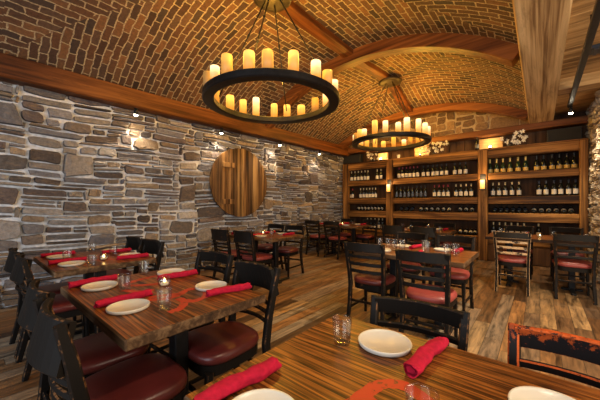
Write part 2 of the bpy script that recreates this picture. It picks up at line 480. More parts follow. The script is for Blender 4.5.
    def bar(s, pts, wa, wb, ref, ch=0.006, mat=0, edge=1):
        """Bar of rectangular section with chamfered edges along PTS. WA: width along REF, WB: the other one. May be lists."""
        P = [Vector(p) for p in pts]; rings = []
        ref = Vector(ref)
        for i, p in enumerate(P):
            d = (P[min(i + 1, len(P) - 1)] - P[max(i - 1, 0)]).normalized()
            b = d.cross(ref).normalized(); a = b.cross(d).normalized()
            A = (wa[i] if isinstance(wa, (list, tuple)) else wa) / 2; B = (wb[i] if isinstance(wb, (list, tuple)) else wb) / 2
            c = min(ch, A * 0.8, B * 0.8)
            q = [(A - c, -B), (A, -B + c), (A, B - c), (A - c, B), (-A + c, B), (-A, B - c), (-A, -B + c), (-A + c, -B)]
            rings.append([tuple(p + a * x + b * y) for x, y in q])
        s.loft(rings, mat, False, True, True, [edge, mat, edge, mat, edge, mat, edge, mat])
    def build(s, name, mats, parent=None, loc=None, uvs=None):
        me = bpy.data.meshes.new(name)
        me.from_pydata(s.v, [], s.f)
        for m_ in (mats if isinstance(mats, (list, tuple)) else [mats]): me.materials.append(m_)
        me.polygons.foreach_set('material_index', s.m)
        me.polygons.foreach_set('use_smooth', s.sm)
        me.validate()
        import bmesh
        bm = bmesh.new(); bm.from_mesh(me)
        if uvs is None:
            bmesh.ops.recalc_face_normals(bm, faces=bm.faces[:])
        bm.to_mesh(me); bm.free()
        me.update()
        o = bpy.data.objects.new(name, me); C.objects.link(o)
        if parent: o.parent = parent
        if loc: o.location = loc
        return o

def tag(o, label=None, cat=None, group=None, kind=None):
    if label: o['label'] = label
    if cat: o['category'] = cat
    if group: o['group'] = group
    if kind: o['kind'] = kind
    return o

def empty(name, loc=(0, 0, 0), rz=0.0):
    o = bpy.data.objects.new(name, None); C.objects.link(o)
    o.empty_display_size = 0.1
    o.location = loc; o.rotation_euler = (0, 0, rz)
    return o


def kids(o):
    return [c for c in o.children]

def copy_tree(o, parent=None):
    c = o.copy(); C.objects.link(c)
    if parent is not None: c.parent = parent
    for ch in kids(o): copy_tree(ch, c)
    return c

def place(proto, used, loc, rz, label, group=None):
    """The first time the source itself, afterwards copies of it with its parts."""
    key = proto.name
    if key not in used:
        used.add(key); o = proto
    else:
        o = copy_tree(proto)
    o.location = loc; o.rotation_euler = (0, 0, rz)
    o['label'] = label
    if group: o['group'] = group
    return o
USED = set()

def structure(o, label=None):
    o['kind'] = 'structure'
    if label: o['label'] = label
    return o

# ------------------------------------------------------------------ the setting
Y0, Y1 = -3.0, 8.05
def wall_x(y): return -5.06 + 0.0355 * y            # the stone wall runs slightly out of square
VR = -0.18                                          # right springing of the vault

b = MB(); b.box(-5.6, 3.2, Y0, 8.4, -0.10, 0.0)
structure(b.build('floor', M['floor']), 'floor of reclaimed brown and grey planks')

PAL = [(0.215, 0.185, 0.155), (0.150, 0.125, 0.105), (0.255, 0.210, 0.160), (0.170, 0.130, 0.098), (0.085, 0.070, 0.062),
       (0.300, 0.265, 0.225), (0.230, 0.165, 0.105), (0.150, 0.135, 0.128), (0.205, 0.185, 0.172), (0.105, 0.078, 0.060), (0.27, 0.20, 0.13), (0.12, 0.09, 0.075)]

def stone_wall(name, L, Ht, to3d, cw, chh, wr, hr, depth, mats, seed, big=0.04, pal=PAL, z0=0.0, keep=None, gap=0.0125, cool=(1, 1, 1)):
    """Coursed rubble: each stone a bulging block standing out of the mortar bed. to3d(s, z, out) -> point."""
    rr = random.Random(seed)
    nc, nr = int(round(L / cw)), int(round(Ht / chh))
    occ = [[False] * nc for _ in range(nr)]
    mb = MB(); cols = []
    def addcol(k, c): cols.extend([c] * k)
    # mortar bed
    ns = max(2, int(L / 0.4))
    pts = []
    for i in range(ns + 1):
        for zz in (z0, z0 + Ht): pts.append(to3d(L * i / ns, zz, 0.0))
    mb.add(pts, [(2 * i, 2 * i + 2, 2 * i + 3, 2 * i + 1) for i in range(ns)], 1); addcol(len(pts), (0.4, 0.4, 0.4))
    for r in range(nr):
        c = 0
        while c < nc:
            if occ[r][c]: c += 1; continue
            hh = rr.choice(hr); ww = rr.randint(*wr)
            if rr.random() < big: hh = rr.randint(4, 6); ww = rr.randint(6, 10)
            elif hh == 1: ww = int(ww * 1.25)
            elif hh >= 3: ww = max(3, int(ww * 0.8))
            k = 0
            while k < ww and c + k < nc and not occ[r][c + k]: k += 1
            if nc - (c + k) < 2 and not any(occ[r][c + k:]): k = nc - c
            hh = min(hh, nr - r)
            while hh > 1 and any(occ[r + q][c + j] for q in range(hh) for j in range(k)): hh -= 1
            for q in range(hh):
                for j in range(k): occ[r + q][c + j] = True
            s0, s1 = c * cw, (c + k) * cw; za, zb = z0 + r * chh, z0 + (r + hh) * chh
            c += k
            if keep and not keep((s0 + s1) / 2, (za + zb) / 2): continue
            g = gap * (0.55 + 0.8 * rr.random())
            w2, h2 = (s1 - s0) / 2 - g, (zb - za) / 2 - g * (0.55 if hh == 1 else 0.8)
            if w2 < 0.012 or h2 < 0.010: continue
            cx, cz = (s0 + s1) / 2, (za + zb) / 2
            n = 14
            px = rr.uniform(3.4, 11.0); sh = rr.uniform(-0.22, 0.22); tl = rr.uniform(-0.03, 0.03)
            cj = {(i_, j_): (rr.uniform(-0.16, 0.10), rr.uniform(-0.22, 0.16)) for i_ in (0, 1) for j_ in (0, 1)}
            out = []
            for a in range(n):
                t = 2 * PI * (a + 0.5) / n
                ct, st = math.cos(t), math.sin(t)
                x = w2 * math.copysign(abs(ct) ** (2 / px), ct); z = h2 * math.copysign(abs(st) ** (2 / px), st)
                x *= 1 + rr.uniform(-0.07, 0.05); z *= 1 + rr.uniform(-0.20, 0.12)
                u_, v_ = (x / w2 + 1) / 2, (z / h2 + 1) / 2
                for (i_, j_), (jx, jz) in cj.items():
                    wgt = (u_ if i_ else 1 - u_) * (v_ if j_ else 1 - v_)
                    x += wgt * jx * (1 if i_ else -1) * min(w2, h2 * 2); z += wgt * jz * (1 if j_ else -1) * h2
                x += sh * z; z += tl * x
                out.append((x, z))
            dp = depth * (0.45 + 0.9 * rr.random())
            ti, tj = rr.uniform(-0.012, 0.012), rr.uniform(-0.012, 0.012)
            base = mb_len = len(mb.v)
            col = rr.choice(pal); v_ = rr.uniform(0.72, 1.25); col = tuple(min(1, x * v_ * k_) for x, k_ in zip(col, cool))
            vs_ = []
            for sc, dd in ((1.0, -0.004), (0.985, dp * 0.72), (0.93, dp * 0.97), (0.55, dp * 1.02)):
                for (x, z) in out:
                    if sc < 1.0:
                        mg = (1 - sc) * min(w2, h2) / max(1e-6, math.hypot(x, z))
                        q = max(0.0, 1 - mg) if sc > 0.6 else sc
                    else: q = 1.0
                    dd2 = dd + (ti * x / w2 + tj * z / h2 + rr.uniform(-0.0045, 0.0045)) * (1 if dd > 0 else 0)
                    vs_.append(to3d(cx + x * q, cz + z * q, dd2))
            vs_.append(to3d(cx, cz, dp * 1.0))
            fs = []
            for L_ in range(3):
                for a in range(n):
                    a2 = (a + 1) % n
                    fs.append((L_ * n + a, L_ * n + a2, (L_ + 1) * n + a2, (L_ + 1) * n + a))
            for a in range(n): fs.append((3 * n + a, 3 * n + (a + 1) % n, 4 * n))
            mb.add(vs_, fs, 0, False); addcol(len(vs_), col)
    o = mb.build(name, mats)
    at = o.data.color_attributes.new('stone', 'FLOAT_COLOR', 'POINT')
    flat = []
    for cc in cols: flat += [cc[0], cc[1], cc[2], 1.0]
    at.data.foreach_set('color', flat)
    return o

wl = stone_wall('wall_left', 11.0, 3.06, lambda s, z, d: (wall_x(Y0 + s) + d, Y0 + s, z + 0.018 * math.sin(s * 1.7 + z * 2) + 0.012 * math.sin(s * 4.1 + 1)), 0.058, 0.051, (3, 10), [1, 1, 1, 2, 2, 2, 3], 0.06,
                [M['stone'], M['mortar']], 11, cool=(0.92, 1.0, 1.16))
structure(wl, 'wall of grey and brown rubble stone in pale mortar')

GOLD = [(0.40, 0.33, 0.24), (0.33, 0.26, 0.18), (0.46, 0.40, 0.31), (0.28, 0.22, 0.16), (0.50, 0.44, 0.35)]
# stone pillar that ends the shelves: a wall stub with an end face
def right_stub(s, z, d):
    if s < 1.5: return (0.76 - d, 8.05 - s, z)
    return (0.76 + (s - 1.5), 6.55 - d, z)
wr_ = stone_wall('wall_right', 2.9, 3.1, right_stub, 0.045, 0.042, (2, 7), [1, 1, 2, 2], 0.05, [M['gold_stone'], M['mortar']], 5, 0.0, GOLD)
structure(wr_, 'stub of pale tan rubble stone at the end of the shelves')

b = MB(); b.box(-5.3, 0.9, 8.06, 8.30, 0.0, 4.4)
nx = 34
for i in range(nx):
    x0 = -5.0 + i * 0.17
    b.box(x0 + 0.004, x0 + 0.166, 8.04 - R.uniform(0, 0.012), 8.07, 0.0, 3.0, 0.004)
structure(b.build('wall_back', M['back_planks']), 'wall of dark brown upright planks behind the shelves')

# stone lunette above the shelves, closing the vault's end
def rise(y):
    key = [(-3.3, 0.75), (-1.4, 0.82), (0.3, 0.80), (2.45, 0.79), (4.45, 0.82), (6.0, 0.94), (7.55, 0.60), (8.4, 0.56)]
    for (a, ra), (c, rc) in zip(key, key[1:]):
        if a <= y <= c:
            t = (y - a) / (c - a); t = t * t * (3 - 2 * t)
            return ra + (rc - ra) * t
    return key[0][1] if y < key[0][0] else key[-1][1]
def spring(y): return 3.02 - 0.012 * max(0, y - 4.45)
def vault_z(s, y):
    """s: 0 at the stone wall, 1 at the long beam."""
    h = 0.315                                        # rise over chord of the arc: a flat segment
    Rr = (0.25 + h * h) / (2 * h) if False else (0.25 + 0.16 ** 2) / (2 * 0.16)
    x = s - 0.5
    zz = (math.sqrt(Rr * Rr - x * x) - (Rr - 0.16)) / 0.16
    return spring(y) + 0.14 * s + rise(y) * zz + 0.03
def vx(s, y): return wall_x(y) + 0.02 + s * (VR - wall_x(y) - 0.02)

lun = stone_wall('wall_back_lunette', 4.8, 1.0, lambda s, z, d: (-4.9 + s, 7.92 - d, z), 0.07, 0.06, (4, 9), [2, 2, 3, 3, 4], 0.03,
                 [M['gold_stone'], M['warm_mortar']], 21, 0.05, [(0.22, 0.14, 0.08), (0.16, 0.10, 0.06), (0.29, 0.19, 0.11), (0.12, 0.08, 0.055)], 2.9,
                 lambda s, z: z < vault_z(min(1, max(0, (s + 0.1) / 4.8)), 7.9) + 0.1, 0.014)
structure(lun, 'lunette of warm rubble stone between arch and shelves')

# brick vault: three bays, the bricks turning on each bay's diagonals
vb = MB(); uvs = []
G = 44
for (ya, yb) in ((-3.3, 0.3), (0.3, 4.45), (4.45, 8.0)):
    yc = min(yb, 7.55) if yb > 7.6 else yb
    idx = {}
    for i in range(G + 1):
        al = 0.0
        for j in range(G + 1):
            y = ya + (yb - ya) * j / G; s = i / G
            idx[(i, j)] = len(vb.v); vb.v.append((vx(s, y), y, vault_z(s, y)))
    arc = [0.0]
    for i in range(G):
        p, q = Vector(vb.v[idx[(i, G // 2)]]), Vector(vb.v[idx[(i + 1, G // 2)]])
        arc.append(arc[-1] + (q - p).length)
    def face(tri):
        ci = sum(t[0] for t in tri) / len(tri) / G - 0.5; cj = sum(t[1] for t in tri) / len(tri) / G - 0.5
        vb.f.append(tuple(idx[t] for t in tri)); vb.m.append(0); vb.sm.append(True)
        for (i, j) in tri:
            y = ya + (yb - ya) * j / G
            if abs(ci) > abs(cj): uvs.append((arc[i], y))
            else: uvs.append((y + 0.37, arc[i] + 0.05))
    for i in range(G):
        for j in range(G):
            if i == j:
                face([(i, j), (i, j + 1), (i + 1, j + 1)]); face([(i, j), (i + 1, j + 1), (i + 1, j)])
            elif i + j == G - 1:
                face([(i, j), (i, j + 1), (i + 1, j)]); face([(i + 1, j), (i, j + 1), (i + 1, j + 1)])
            else:
                face([(i, j), (i, j + 1), (i + 1, j + 1), (i + 1, j)])
ceil = vb.build('ceiling', M['brick'], uvs=True)
ul = ceil.data.uv_layers.new(name='UVMap')
for k, uv in enumerate(uvs): ul.data[k].uv = uv
structure(ceil, 'vaulted ceiling of dark red and brown bricks')

# arch ribs
def rib(name, y, width, depth, drop, label):
    mb = MB(); rings = []
    n = 40
    for i in range(n + 1):
        s = i / n; x = vx(s, y); z = vault_z(s, y) + 0.02
        s2 = min(1, s + 0.01); s1 = max(0, s - 0.01)
        d = Vector((vx(s2, y) - vx(s1, y), 0, vault_z(s2, y) - vault_z(s1, y))).normalized()
        nn = Vector((d.z, 0, -d.x))
        if nn.z > 0: nn = -nn
        c = 0.012
        q = [(-width / 2, -0.03), (width / 2, -0.03), (width / 2, depth - c), (width / 2 - c, depth), (-width / 2 + c, depth), (-width / 2, depth - c)]
        rings.append([(x + nn.x * dd, y + yy, z + nn.z * dd) for yy, dd in q])
        if i in (0, n):
            ext = d * (0.04 if i == n else -0.10)
            ring = [(p[0] + ext.x, p[1], p[2] + ext.z) for p in rings[-1]]
            rings.insert(len(rings) - 1, ring) if i == 0 else rings.append(ring)
    mb.loft(rings, 0, False)
    return structure(mb.build(name, M['rib_x']), label)
rib('trim_1', 4.45, 0.22, 0.20, 0, 'timber arch rib crossing the vault behind the near chandelier')
rib('trim_2', 7.45, 0.20, 0.17, 0, 'timber arch rib in front of the stone lunette')

# ridge timbers along the crown
mb = MB()
P = [(-2.56, 2.2 + 5.2 * i / 26, vault_z(0.5, 2.2 + 5.2 * i / 26) - 0.03) for i in range(27)]
mb.bar(P, 0.20, 0.12, (1, 0, 0), 0.01, 0, 0)
structure(mb.build('trim_3', M['rib']), 'ridge timber along the crown of the vault')

# wall plate beam above the stone wall
mb = MB()
P = [(wall_x(y) + 0.12, y, 2.91) for y in (Y0, 2.0, 5.0, 7.95)]
mb.bar(P, 0.24, 0.28, (1, 0, 0), 0.015, 0, 0)
structure(mb.build('trim_4', M['rib']), 'red-brown timber beam along the top of the stone wall')

# long pale beam over the camera and the plank ceiling beyond it
mb = MB(); mb.box(VR, 0.21, Y0, 8.04, 2.97, 3.40, 0.012)
structure(mb.build('trim_5', M['pale_beam']), 'wide pale sawn beam running the length of the room')
mb = MB()
y = Y0
while y < 8.0:
    wv = R.uniform(0.15, 0.21)
    mb.box(0.2, 3.2, y + 0.002, min(8.1, y + wv - 0.002), 3.14 + R.uniform(0, 0.006), 3.20, 0.004); y += wv
mb.box(0.2, 3.2, Y0, 8.2, 3.19, 3.26)
structure(mb.build('ceiling_side', M['ceil_plank']), 'flat ceiling of brown planks beside the pale beam')
mb = MB(); mb.box(0.21, 3.2, 5.75, 6.05, 2.98, 3.15, 0.01)
structure(mb.build('trim_6', M['ceil_plank']), 'brown cross beam under the plank ceiling')
# horizontal timber over the shelves, under the lunette
mb = MB(); mb.box(-4.9, 0.75, 7.70, 7.95, 2.84, 2.98, 0.012)
structure(mb.build('trim_7', M['rib_x']), 'horizontal timber under the stone lunette')
# wall behind the camera with its wide window opening, and the far side wall
mb = MB()
mb.box(-5.4, -4.2, -3.2, -3.0, 0, 4.3); mb.box(1.0, 3.2, -3.2, -3.0, 0, 4.3); mb.box(-4.2, 1.0, -3.2, -3.0, 0, 0.8); mb.box(-4.2, 1.0, -3.2, -3.0, 2.7, 4.3)
structure(mb.build('wall_front', M['back_planks']))
mb = MB()
mb.box(3.2, 3.4, -3.2, -0.4, 0, 3.3); mb.box(3.2, 3.4, 3.6, 8.2, 0, 3.3); mb.box(3.2, 3.4, -0.4, 3.6, 0, 0.8); mb.box(3.2, 3.4, -0.4, 3.6, 2.7, 3.3)
structure(mb.build('wall_side', M['back_planks']))
mb = MB(); mb.box(0.9, 3.3, 8.06, 8.3, 0, 3.3)
structure(mb.build('wall_back_side', M['back_planks']))

# ------------------------------------------------------------------ wine shelves
BACKY, FRONTY = 8.03, 7.62
SH = [(1.82, 1.975), (1.285, 1.445), (0.90, 1.085), (0.39, 0.55)]     # fascia bottoms and tops
LINT = (2.31, 2.50)
def shelf_unit(x0, x1, last, label):
    """x0: outer edge of its first post, x1: where the bay ends."""
    e = empty('wine_shelf', ((x0 + x1) / 2, FRONTY, 0))
    ox, oy = -(x0 + x1) / 2, -FRONTY
    def bx(m, a, b_, c, d, z0, z1, bev=0.008): m.box(a + ox, b_ + ox, c + oy, d + oy, z0, z1, bev)
    pw = 0.19
    m = MB(); bx(m, x0, x0 + pw, FRONTY - 0.02, FRONTY + 0.12, 0.0, 2.50, 0.012); m.build('post', M['shelf_post'], e)
    a = x0 + pw; z = x1
    if last:
        m = MB(); bx(m, x1 - 0.12, x1, FRONTY - 0.02, FRONTY + 0.12, 0.0, 2.50, 0.012); m.build('post', M['shelf_post'], e); z = x1 - 0.12
    m = MB(); bx(m, a, z, FRONTY, FRONTY + 0.10, LINT[0], LINT[1], 0.012); m.build('lintel', M['shelf'], e)
    m = MB(); bx(m, x0, x1, FRONTY + 0.02, BACKY, 2.50, 2.53, 0.004); m.build('top_board', M['shelf'], e)
    for (zb, zt) in SH:
        m = MB()
        bx(m, a, z, FRONTY, FRONTY + 0.055, zb, zt, 0.010)
        bx(m, a, z, FRONTY + 0.05, BACKY - 0.02, zt - 0.045, zt - 0.012, 0.002)
        m.build('shelf_board', M['shelf'], e)
    for zr in ((1.074, 0.539) if -3.3 < x0 < -3.2 else (1.074,)):
        m = MB(); bx(m, a, z, 7.905, 7.93, zr - 0.02, zr + 0.07, 0.003); m.build('bottle_rest', M['dark_back'], e)
    m = MB(); bx(m, x0 + 0.02, x1, BACKY - 0.022, BACKY - 0.002, 0.02, 2.50, 0); m.build('back_panel', M['dark_back'], e)
    m = MB()
    k = max(2, int((z - a) / 0.30))
    for i in range(k):
        p0, p1 = a + (z - a) * i / k, a + (z - a) * (i + 1) / k
        bx(m, p0 + 0.004, p1 - 0.004, FRONTY + 0.015, FRONTY + 0.045, 0.01, 0.385, 0.006)
    m.build('base_panel', M['back_planks'], e)
    tag(e, label, 'shelf', 'timber wine shelves on the end wall')
    return e
shelf_unit(-4.68, -3.28, False, 'narrow timber wine shelf bay in the corner beside the long stone wall')
shelf_unit(-3.28, -1.09, False, 'wide timber wine shelf bay between the two sconce posts')
shelf_unit(-1.09, 0.70, True, 'timber wine shelf bay ending against the tan stone pillar')

# bottles
def bottle_proto(kind, glassm, labelm, foilm, body='wine'):
    e = empty('wine_bottle')
    if body == 'wine':
        prof = [(0, 0.004), (0.033, 0), (0.037, 0.006), (0.037, 0.185), (0.034, 0.205), (0.020, 0.228), (0.0145, 0.243), (0.0135, 0.250)]
        fo = [(0.0140, 0.245), (0.0142, 0.285), (0.0150, 0.287), (0.0150, 0.300), (0, 0.301)]
        lab = (0.045, 0.135, 0.0378)
    else:
        prof = [(0, 0.004), (0.038, 0), (0.043, 0.006), (0.043, 0.140), (0.039, 0.170), (0.026, 0.205), (0.017, 0.228), (0.0155, 0.235)]
        fo = [(0.0190, 0.215), (0.0165, 0.235), (0.0165, 0.285), (0.0185, 0.29), (0.0175, 0.308), (0, 0.310)]
        lab = (0.03, 0.095, 0.0438)
    m = MB(); m.lathe(prof, 14); m.build('body', glassm, e)
    m = MB(); m.lathe(fo, 12); m.build('foil', foilm, e)
    m = MB()
    n = 12; vs_ = []
    for k in range(n + 1):
        t = -PI / 2 + (k / n - 0.5) * 3.9
        for zz in (lab[0], lab[1]): vs_.append((lab[2] * math.cos(t), lab[2] * math.sin(t), zz))
    m.add(vs_, [(2 * k, 2 * k + 2, 2 * k + 3, 2 * k + 1) for k in range(n)], 0, True)
    m.build('label', labelm, e)
    tag(e, 'wine bottle on the shelf', 'bottle')
    e.scale = (1.06, 1.06, 1.10)
    e['proto'] = kind
    return e
def mk(kind, *a): 
    e = bottle_proto(kind, *a); return e
PROTO = {
 'cream': mk('cream', M['bottle'], M['label_white'], M['foil_cream']),
 'red': mk('red', M['bottle'], M['label_white'], M['foil_red']),
 'dark': mk('dark', M['bottle'], M['label_white'], M['foil_black']),
 'plain': mk('plain', M['bottle'], M['foil_blue'], M['foil_black']),
 'gold': mk('gold', M['bottle_green'], M['label_gold'], M['foil_gold'], 'sparkling'),
 'blackgold': mk('blackgold', M['bottle'], M['label_gold'], M['foil_black'], 'sparkling'),
 'slate': mk('slate', M['bottle'], M['label_white'], M['foil_blue']),
}
F_ = (-math.sin(YAW), math.cos(YAW)); R_ = (math.cos(YAW), math.sin(YAW))
def at_y(u, y):
    """X on the plane Y = y that the photograph shows at column u; used to read positions off once."""
    r = (u - 300) / 285.0
    return (F_[0] + R_[0] * r) * y / (F_[1] + R_[1] * r)
ORD = ['first', 'second', 'third', 'fourth', 'fifth', 'sixth', 'seventh', 'eighth', 'ninth']
NUM = ['', 'single', 'two', 'three', 'four', 'five', 'six', 'seven', 'eight', 'nine']
def bottles(us, kind, z, desc, where, yy=7.80, lying=False):
    xs = [at_y(u, yy) for u in us]
    for i in range(1, len(xs)):                      # keep neighbours apart
        if xs[i] - xs[i - 1] < 0.079: xs[i] = xs[i - 1] + 0.079 if kind not in ('gold', 'blackgold') else xs[i - 1] + 0.091
    n = len(xs)
    for i, x in enumerate(xs):
        if n == 1: lab = 'single %s %s' % (desc, where)
        else: lab = '%s from the stone wall of %s %s %s' % (ORD[i], NUM[n], desc, where.replace('on the ', 'in ').replace('at the ', 'at '))
        p = PROTO[kind]
        o = place(p, USED, (x, yy, z), R.uniform(-0.25, 0.25) if not lying else 0, lab, '%s %s' % (desc, where))
        if lying:
            o.scale = (1, 1, 1); o.rotation_euler = (-math.radians(68), 0, 0); o.location = (x, 7.705, z + 0.0352)
s1, s2, s3, s4 = [t - 0.011 for _, t in SH]
bottles([351.6, 355, 358.3, 361.6, 365, 368], 'cream', s1, 'cream-capped bottles', 'on the corner bay top row')
bottles([377.2, 381], 'cream', s1, 'spaced cream-capped bottles', 'on the corner bay top row')
bottles([399, 402.7, 406.4, 410, 413.8, 417.6], 'red', s1, 'red-capped bottles', 'on the wide bay top row')
bottles([423.4, 428, 433, 437, 441.6, 446.4], 'dark', s1, 'white-labelled bottles', 'on the wide bay top row')
bottles([454.8, 460, 465.6], 'dark', s1, 'dark-capped bottles', 'at the wide bay top row end')
bottles([490, 496.6, 503, 510, 518, 525.6], 'gold', s1, 'gold-necked sparkling bottles', 'on the pillar bay top row')
bottles([536.6, 543.6, 552, 559.4, 566.8, 574.2], 'blackgold', s1, 'black gold-labelled bottles', 'on the pillar bay top row')
bottles([346, 349.4, 352.6], 'red', s2, 'red-capped bottles', 'on the corner bay second row')
bottles([360.6, 363.6, 366.6, 369.6, 372.6, 375.6], 'cream', s2, 'cream-capped bottles', 'on the corner bay second row')
bottles([396.6, 400.6, 404.6, 408.6, 412.6, 416.8, 421, 425.2], 'plain', s2, 'dark unlabelled-looking bottles', 'on the wide bay second row')
bottles([434.4, 439, 443.5, 448], 'red', s2, 'red-capped bottles', 'on the wide bay second row')
bottles([456, 460.8, 466, 471.2], 'cream', s2, 'pale-labelled bottles', 'on the wide bay second row')
bottles([493, 499, 505.2, 512, 519], 'cream', s2, 'cream-capped bottles', 'on the pillar bay second row')
bottles([539, 546, 554, 560.8, 568.6, 575.6], 'slate', s2, 'slate-capped bottles', 'on the pillar bay second row')
bottles([358.5, 361.8, 365.1, 368.4, 371.7, 375, 378.3, 381.6], 'dark', s3, 'bottles lying', 'on the corner bay third row', lying=True)
bottles([401, 406.5, 412], 'plain', s3, 'dark bottles lying', 'on the wide bay third row', lying=True)
bottles([421, 426.3, 431.6, 437.6, 443.3, 449], 'dark', s3, 'labelled bottles lying', 'on the wide bay third row', lying=True)
bottles([460, 466, 472], 'dark', s3, 'spaced labelled bottles lying', 'on the wide bay third row', lying=True)
bottles([495, 500.8, 506.5, 513, 519, 525], 'plain', s3, 'dark bottles lying', 'on the pillar bay third row', lying=True)
bottles([534, 541.4, 548.8, 556.2, 563.7, 571.2], 'dark', s3, 'labelled bottles lying', 'on the pillar bay third row', lying=True)
bottles([367.5, 371, 375, 378.8, 382.5], 'cream', s4, 'cream-capped bottles', 'on the corner bay bottom row')
bottles([460, 465.6, 470.6, 475], 'dark', s4, 'labelled bottles lying', 'on the wide bay bottom row', lying=True)
bottles([493.5, 499.4, 505.3, 511.3, 517.6, 524], 'cream', s4, 'cream-capped bottles', 'on the pillar bay bottom row')
bottles([538.5], 'cream', s4, 'cream-capped bottle', 'on the pillar bay bottom row')
bottles([477], 'plain', 2.531, 'dark bottle', 'standing on top of the wide shelf bay', 7.78)

# sconces on the two posts
def sconce(x, label):
    e = empty('wall_sconce', (x, FRONTY - 0.02, 1.62))
    m = MB(); m.box(-0.055, 0.055, -0.012, 0.0, -0.02, 0.34, 0.004); m.build('back_plate', M['iron'], e)
    m = MB(); m.box(-0.06, 0.06, -0.11, -0.01, -0.02, 0.0, 0.004); m.build('bracket', M['iron'], e)
    m = MB(); m.lathe([(0, 0.0), (0.045, 0.0), (0.047, 0.01), (0.047, 0.20), (0.040, 0.20), (0, 0.19)], 16, (0, -0.06, 0)); m.build('candle_shade', M['sconce_glow'], e)
    tag(e, label, 'sconce', 'candle sconces on the shelf posts')
    l = bpy.data.lights.new('sconce_light', 'POINT'); l.energy = 5; l.color = (1, 0.6, 0.25); l.shadow_soft_size = 0.05
    o = bpy.data.objects.new('sconce_light', l); C.objects.link(o); o.location = (0, -0.15, 0.24); o.parent = e
sconce(-3.18, 'amber candle sconce on the post between corner and wide shelf bays')
sconce(-0.99, 'amber candle sconce on the post between wide and pillar shelf bays')

# white flower sprays with lit boards on top of the shelves
def flower_spray(x, y, label, n, sp, seed):
    rr = random.Random(seed)
    e = empty('flower_spray', (x, y, 2.5335))
    m = MB(); m.lathe([(0, 0), (0.05, 0), (0.055, 0.05), (0.04, 0.10), (0.035, 0.10), (0.035, 0.02), (0, 0.02)], 14); m.build('vase', M['bronze'], e)
    for k in range(n):
        px, pz = rr.uniform(-sp, sp), rr.uniform(0.06, 0.30); py = rr.uniform(-0.10, 0.02)
        m = MB(); m.tube([(0, 0, 0.05), (px * 0.4, py * 0.4, 0.05 + pz * 0.6), (px, py, pz)], 0.004, 5); m.build('twig', M['twig'], e)
        m = MB(); ps = 6; L = rr.uniform(0.032, 0.056)
        for q in range(ps):
            t = 2 * PI * q / ps + rr.random()
            dx, dz = math.cos(t), math.sin(t)
            pts = [(px, py, pz), (px + dx * L * 0.5 - dz * L * 0.28, py - 0.012, pz + dz * L * 0.5 + dx * L * 0.28), (px + dx * L, py - 0.006, pz + dz * L),
                   (px + dx * L * 0.5 + dz * L * 0.28, py - 0.012, pz + dz * L * 0.5 - dx * L * 0.28), (px + dx * L * 0.5, py + 0.004, pz + dz * L * 0.5)]
            m.add(pts, [(0, 1, 2), (0, 2, 3), (0, 4, 1), (1, 4, 2), (2, 4, 3), (3, 4, 0)], 0)
        m.build('blossom', M['petal'], e)
    tag(e, label, 'flowers', 'white flower sprays on top of the wine shelves')
flower_spray(at_y(373, 7.72), 7.72, 'small white blossom spray on top of the corner shelf bay', 12, 0.18, 1)
flower_spray(at_y(434, 7.74), 7.74, 'bushy white blossom spray on top of the wide shelf bay', 34, 0.34, 2)
flower_spray(at_y(510, 7.74), 7.74, 'white star-flower spray on top of the pillar shelf bay', 20, 0.28, 3)

def lit_board(x, wd, ht, label, y=7.93, lamp=5):
    e = empty('lit_wooden_box', (x, y, 2.531))
    m = MB(); m.box(-wd / 2, wd / 2, -0.02, 0.05, 0.0, ht, 0.006); m.build('box_panel', M['crate'], e)
    m = MB(); m.lathe([(0, 0), (0.025, 0), (0.03, 0.03), (0.018, 0.05), (0, 0.05)], 12, (0, -0.16, 0)); lb = m.build('lamp_base', M['iron'], e)
    m = MB(); m.lathe([(0, 0.048), (0.014, 0.052), (0.018, 0.068), (0.010, 0.082), (0, 0.086)], 10, (0, -0.16, 0)); m.build('bulb', M['bulb'], lb)
    l = bpy.data.lights.new('shelf_top_light', 'POINT'); l.energy = lamp; l.color = (1, 0.66, 0.28); l.shadow_soft_size = 0.04
    o = bpy.data.objects.new('shelf_top_light', l); C.objects.link(o); o.location = (0, -0.16, 0.13); o.parent = e
    tag(e, label, 'lamp', 'lit wooden boxes on top of the wine shelves')
lit_board(at_y(383, 7.93), 0.30, 0.24, 'lit wooden box behind the small blossom spray on the corner bay')
lit_board(at_y(422, 7.93), 0.38, 0.30, 'lit wooden box behind the bushy blossom spray on the wide bay')
lit_board(at_y(491, 7.93), 0.46, 0.28, 'lit wooden box behind the star-flower spray on the pillar bay')
m = MB(); m.box(-0.30, 0.30, -0.10, 0.10, 0, 0.27, 0.01)
e = empty('speaker', (at_y(353, 7.84), 7.84, 2.531)); m.build('cabinet', M['iron'], e)
m = MB(); m.box(-0.28, 0.28, -0.112, -0.101, 0.02, 0.25, 0.004); m.build('grille', M['black_cloth'], e)
tag(e, 'wide black box speaker on top of the corner shelf bay', 'speaker')
m = MB(); m.box(-0.26, 0.26, -0.10, 0.10, 0, 0.27, 0.01)
e = empty('speaker', (0.37, 7.84, 2.531)); m.build('cabinet', M['iron'], e)  # plain black box with a black front panel
m = MB(); m.box(-0.24, 0.24, -0.112, -0.101, 0.02, 0.25, 0.004); m.build('grille', M['black_cloth'], e)
tag(e, 'black box on top of the pillar shelf bay', 'speaker')
m = MB(); m.lathe([(0, 0), (0.03, 0), (0.042, 0.10), (0.038, 0.10), (0.027, 0.01), (0, 0.01)], 14)
tag(m.build('white_cup', M['petal'], None, (at_y(398.5, 7.72), 7.72, 2.531)), 'small white cup on top of the wide shelf bay', 'cup')

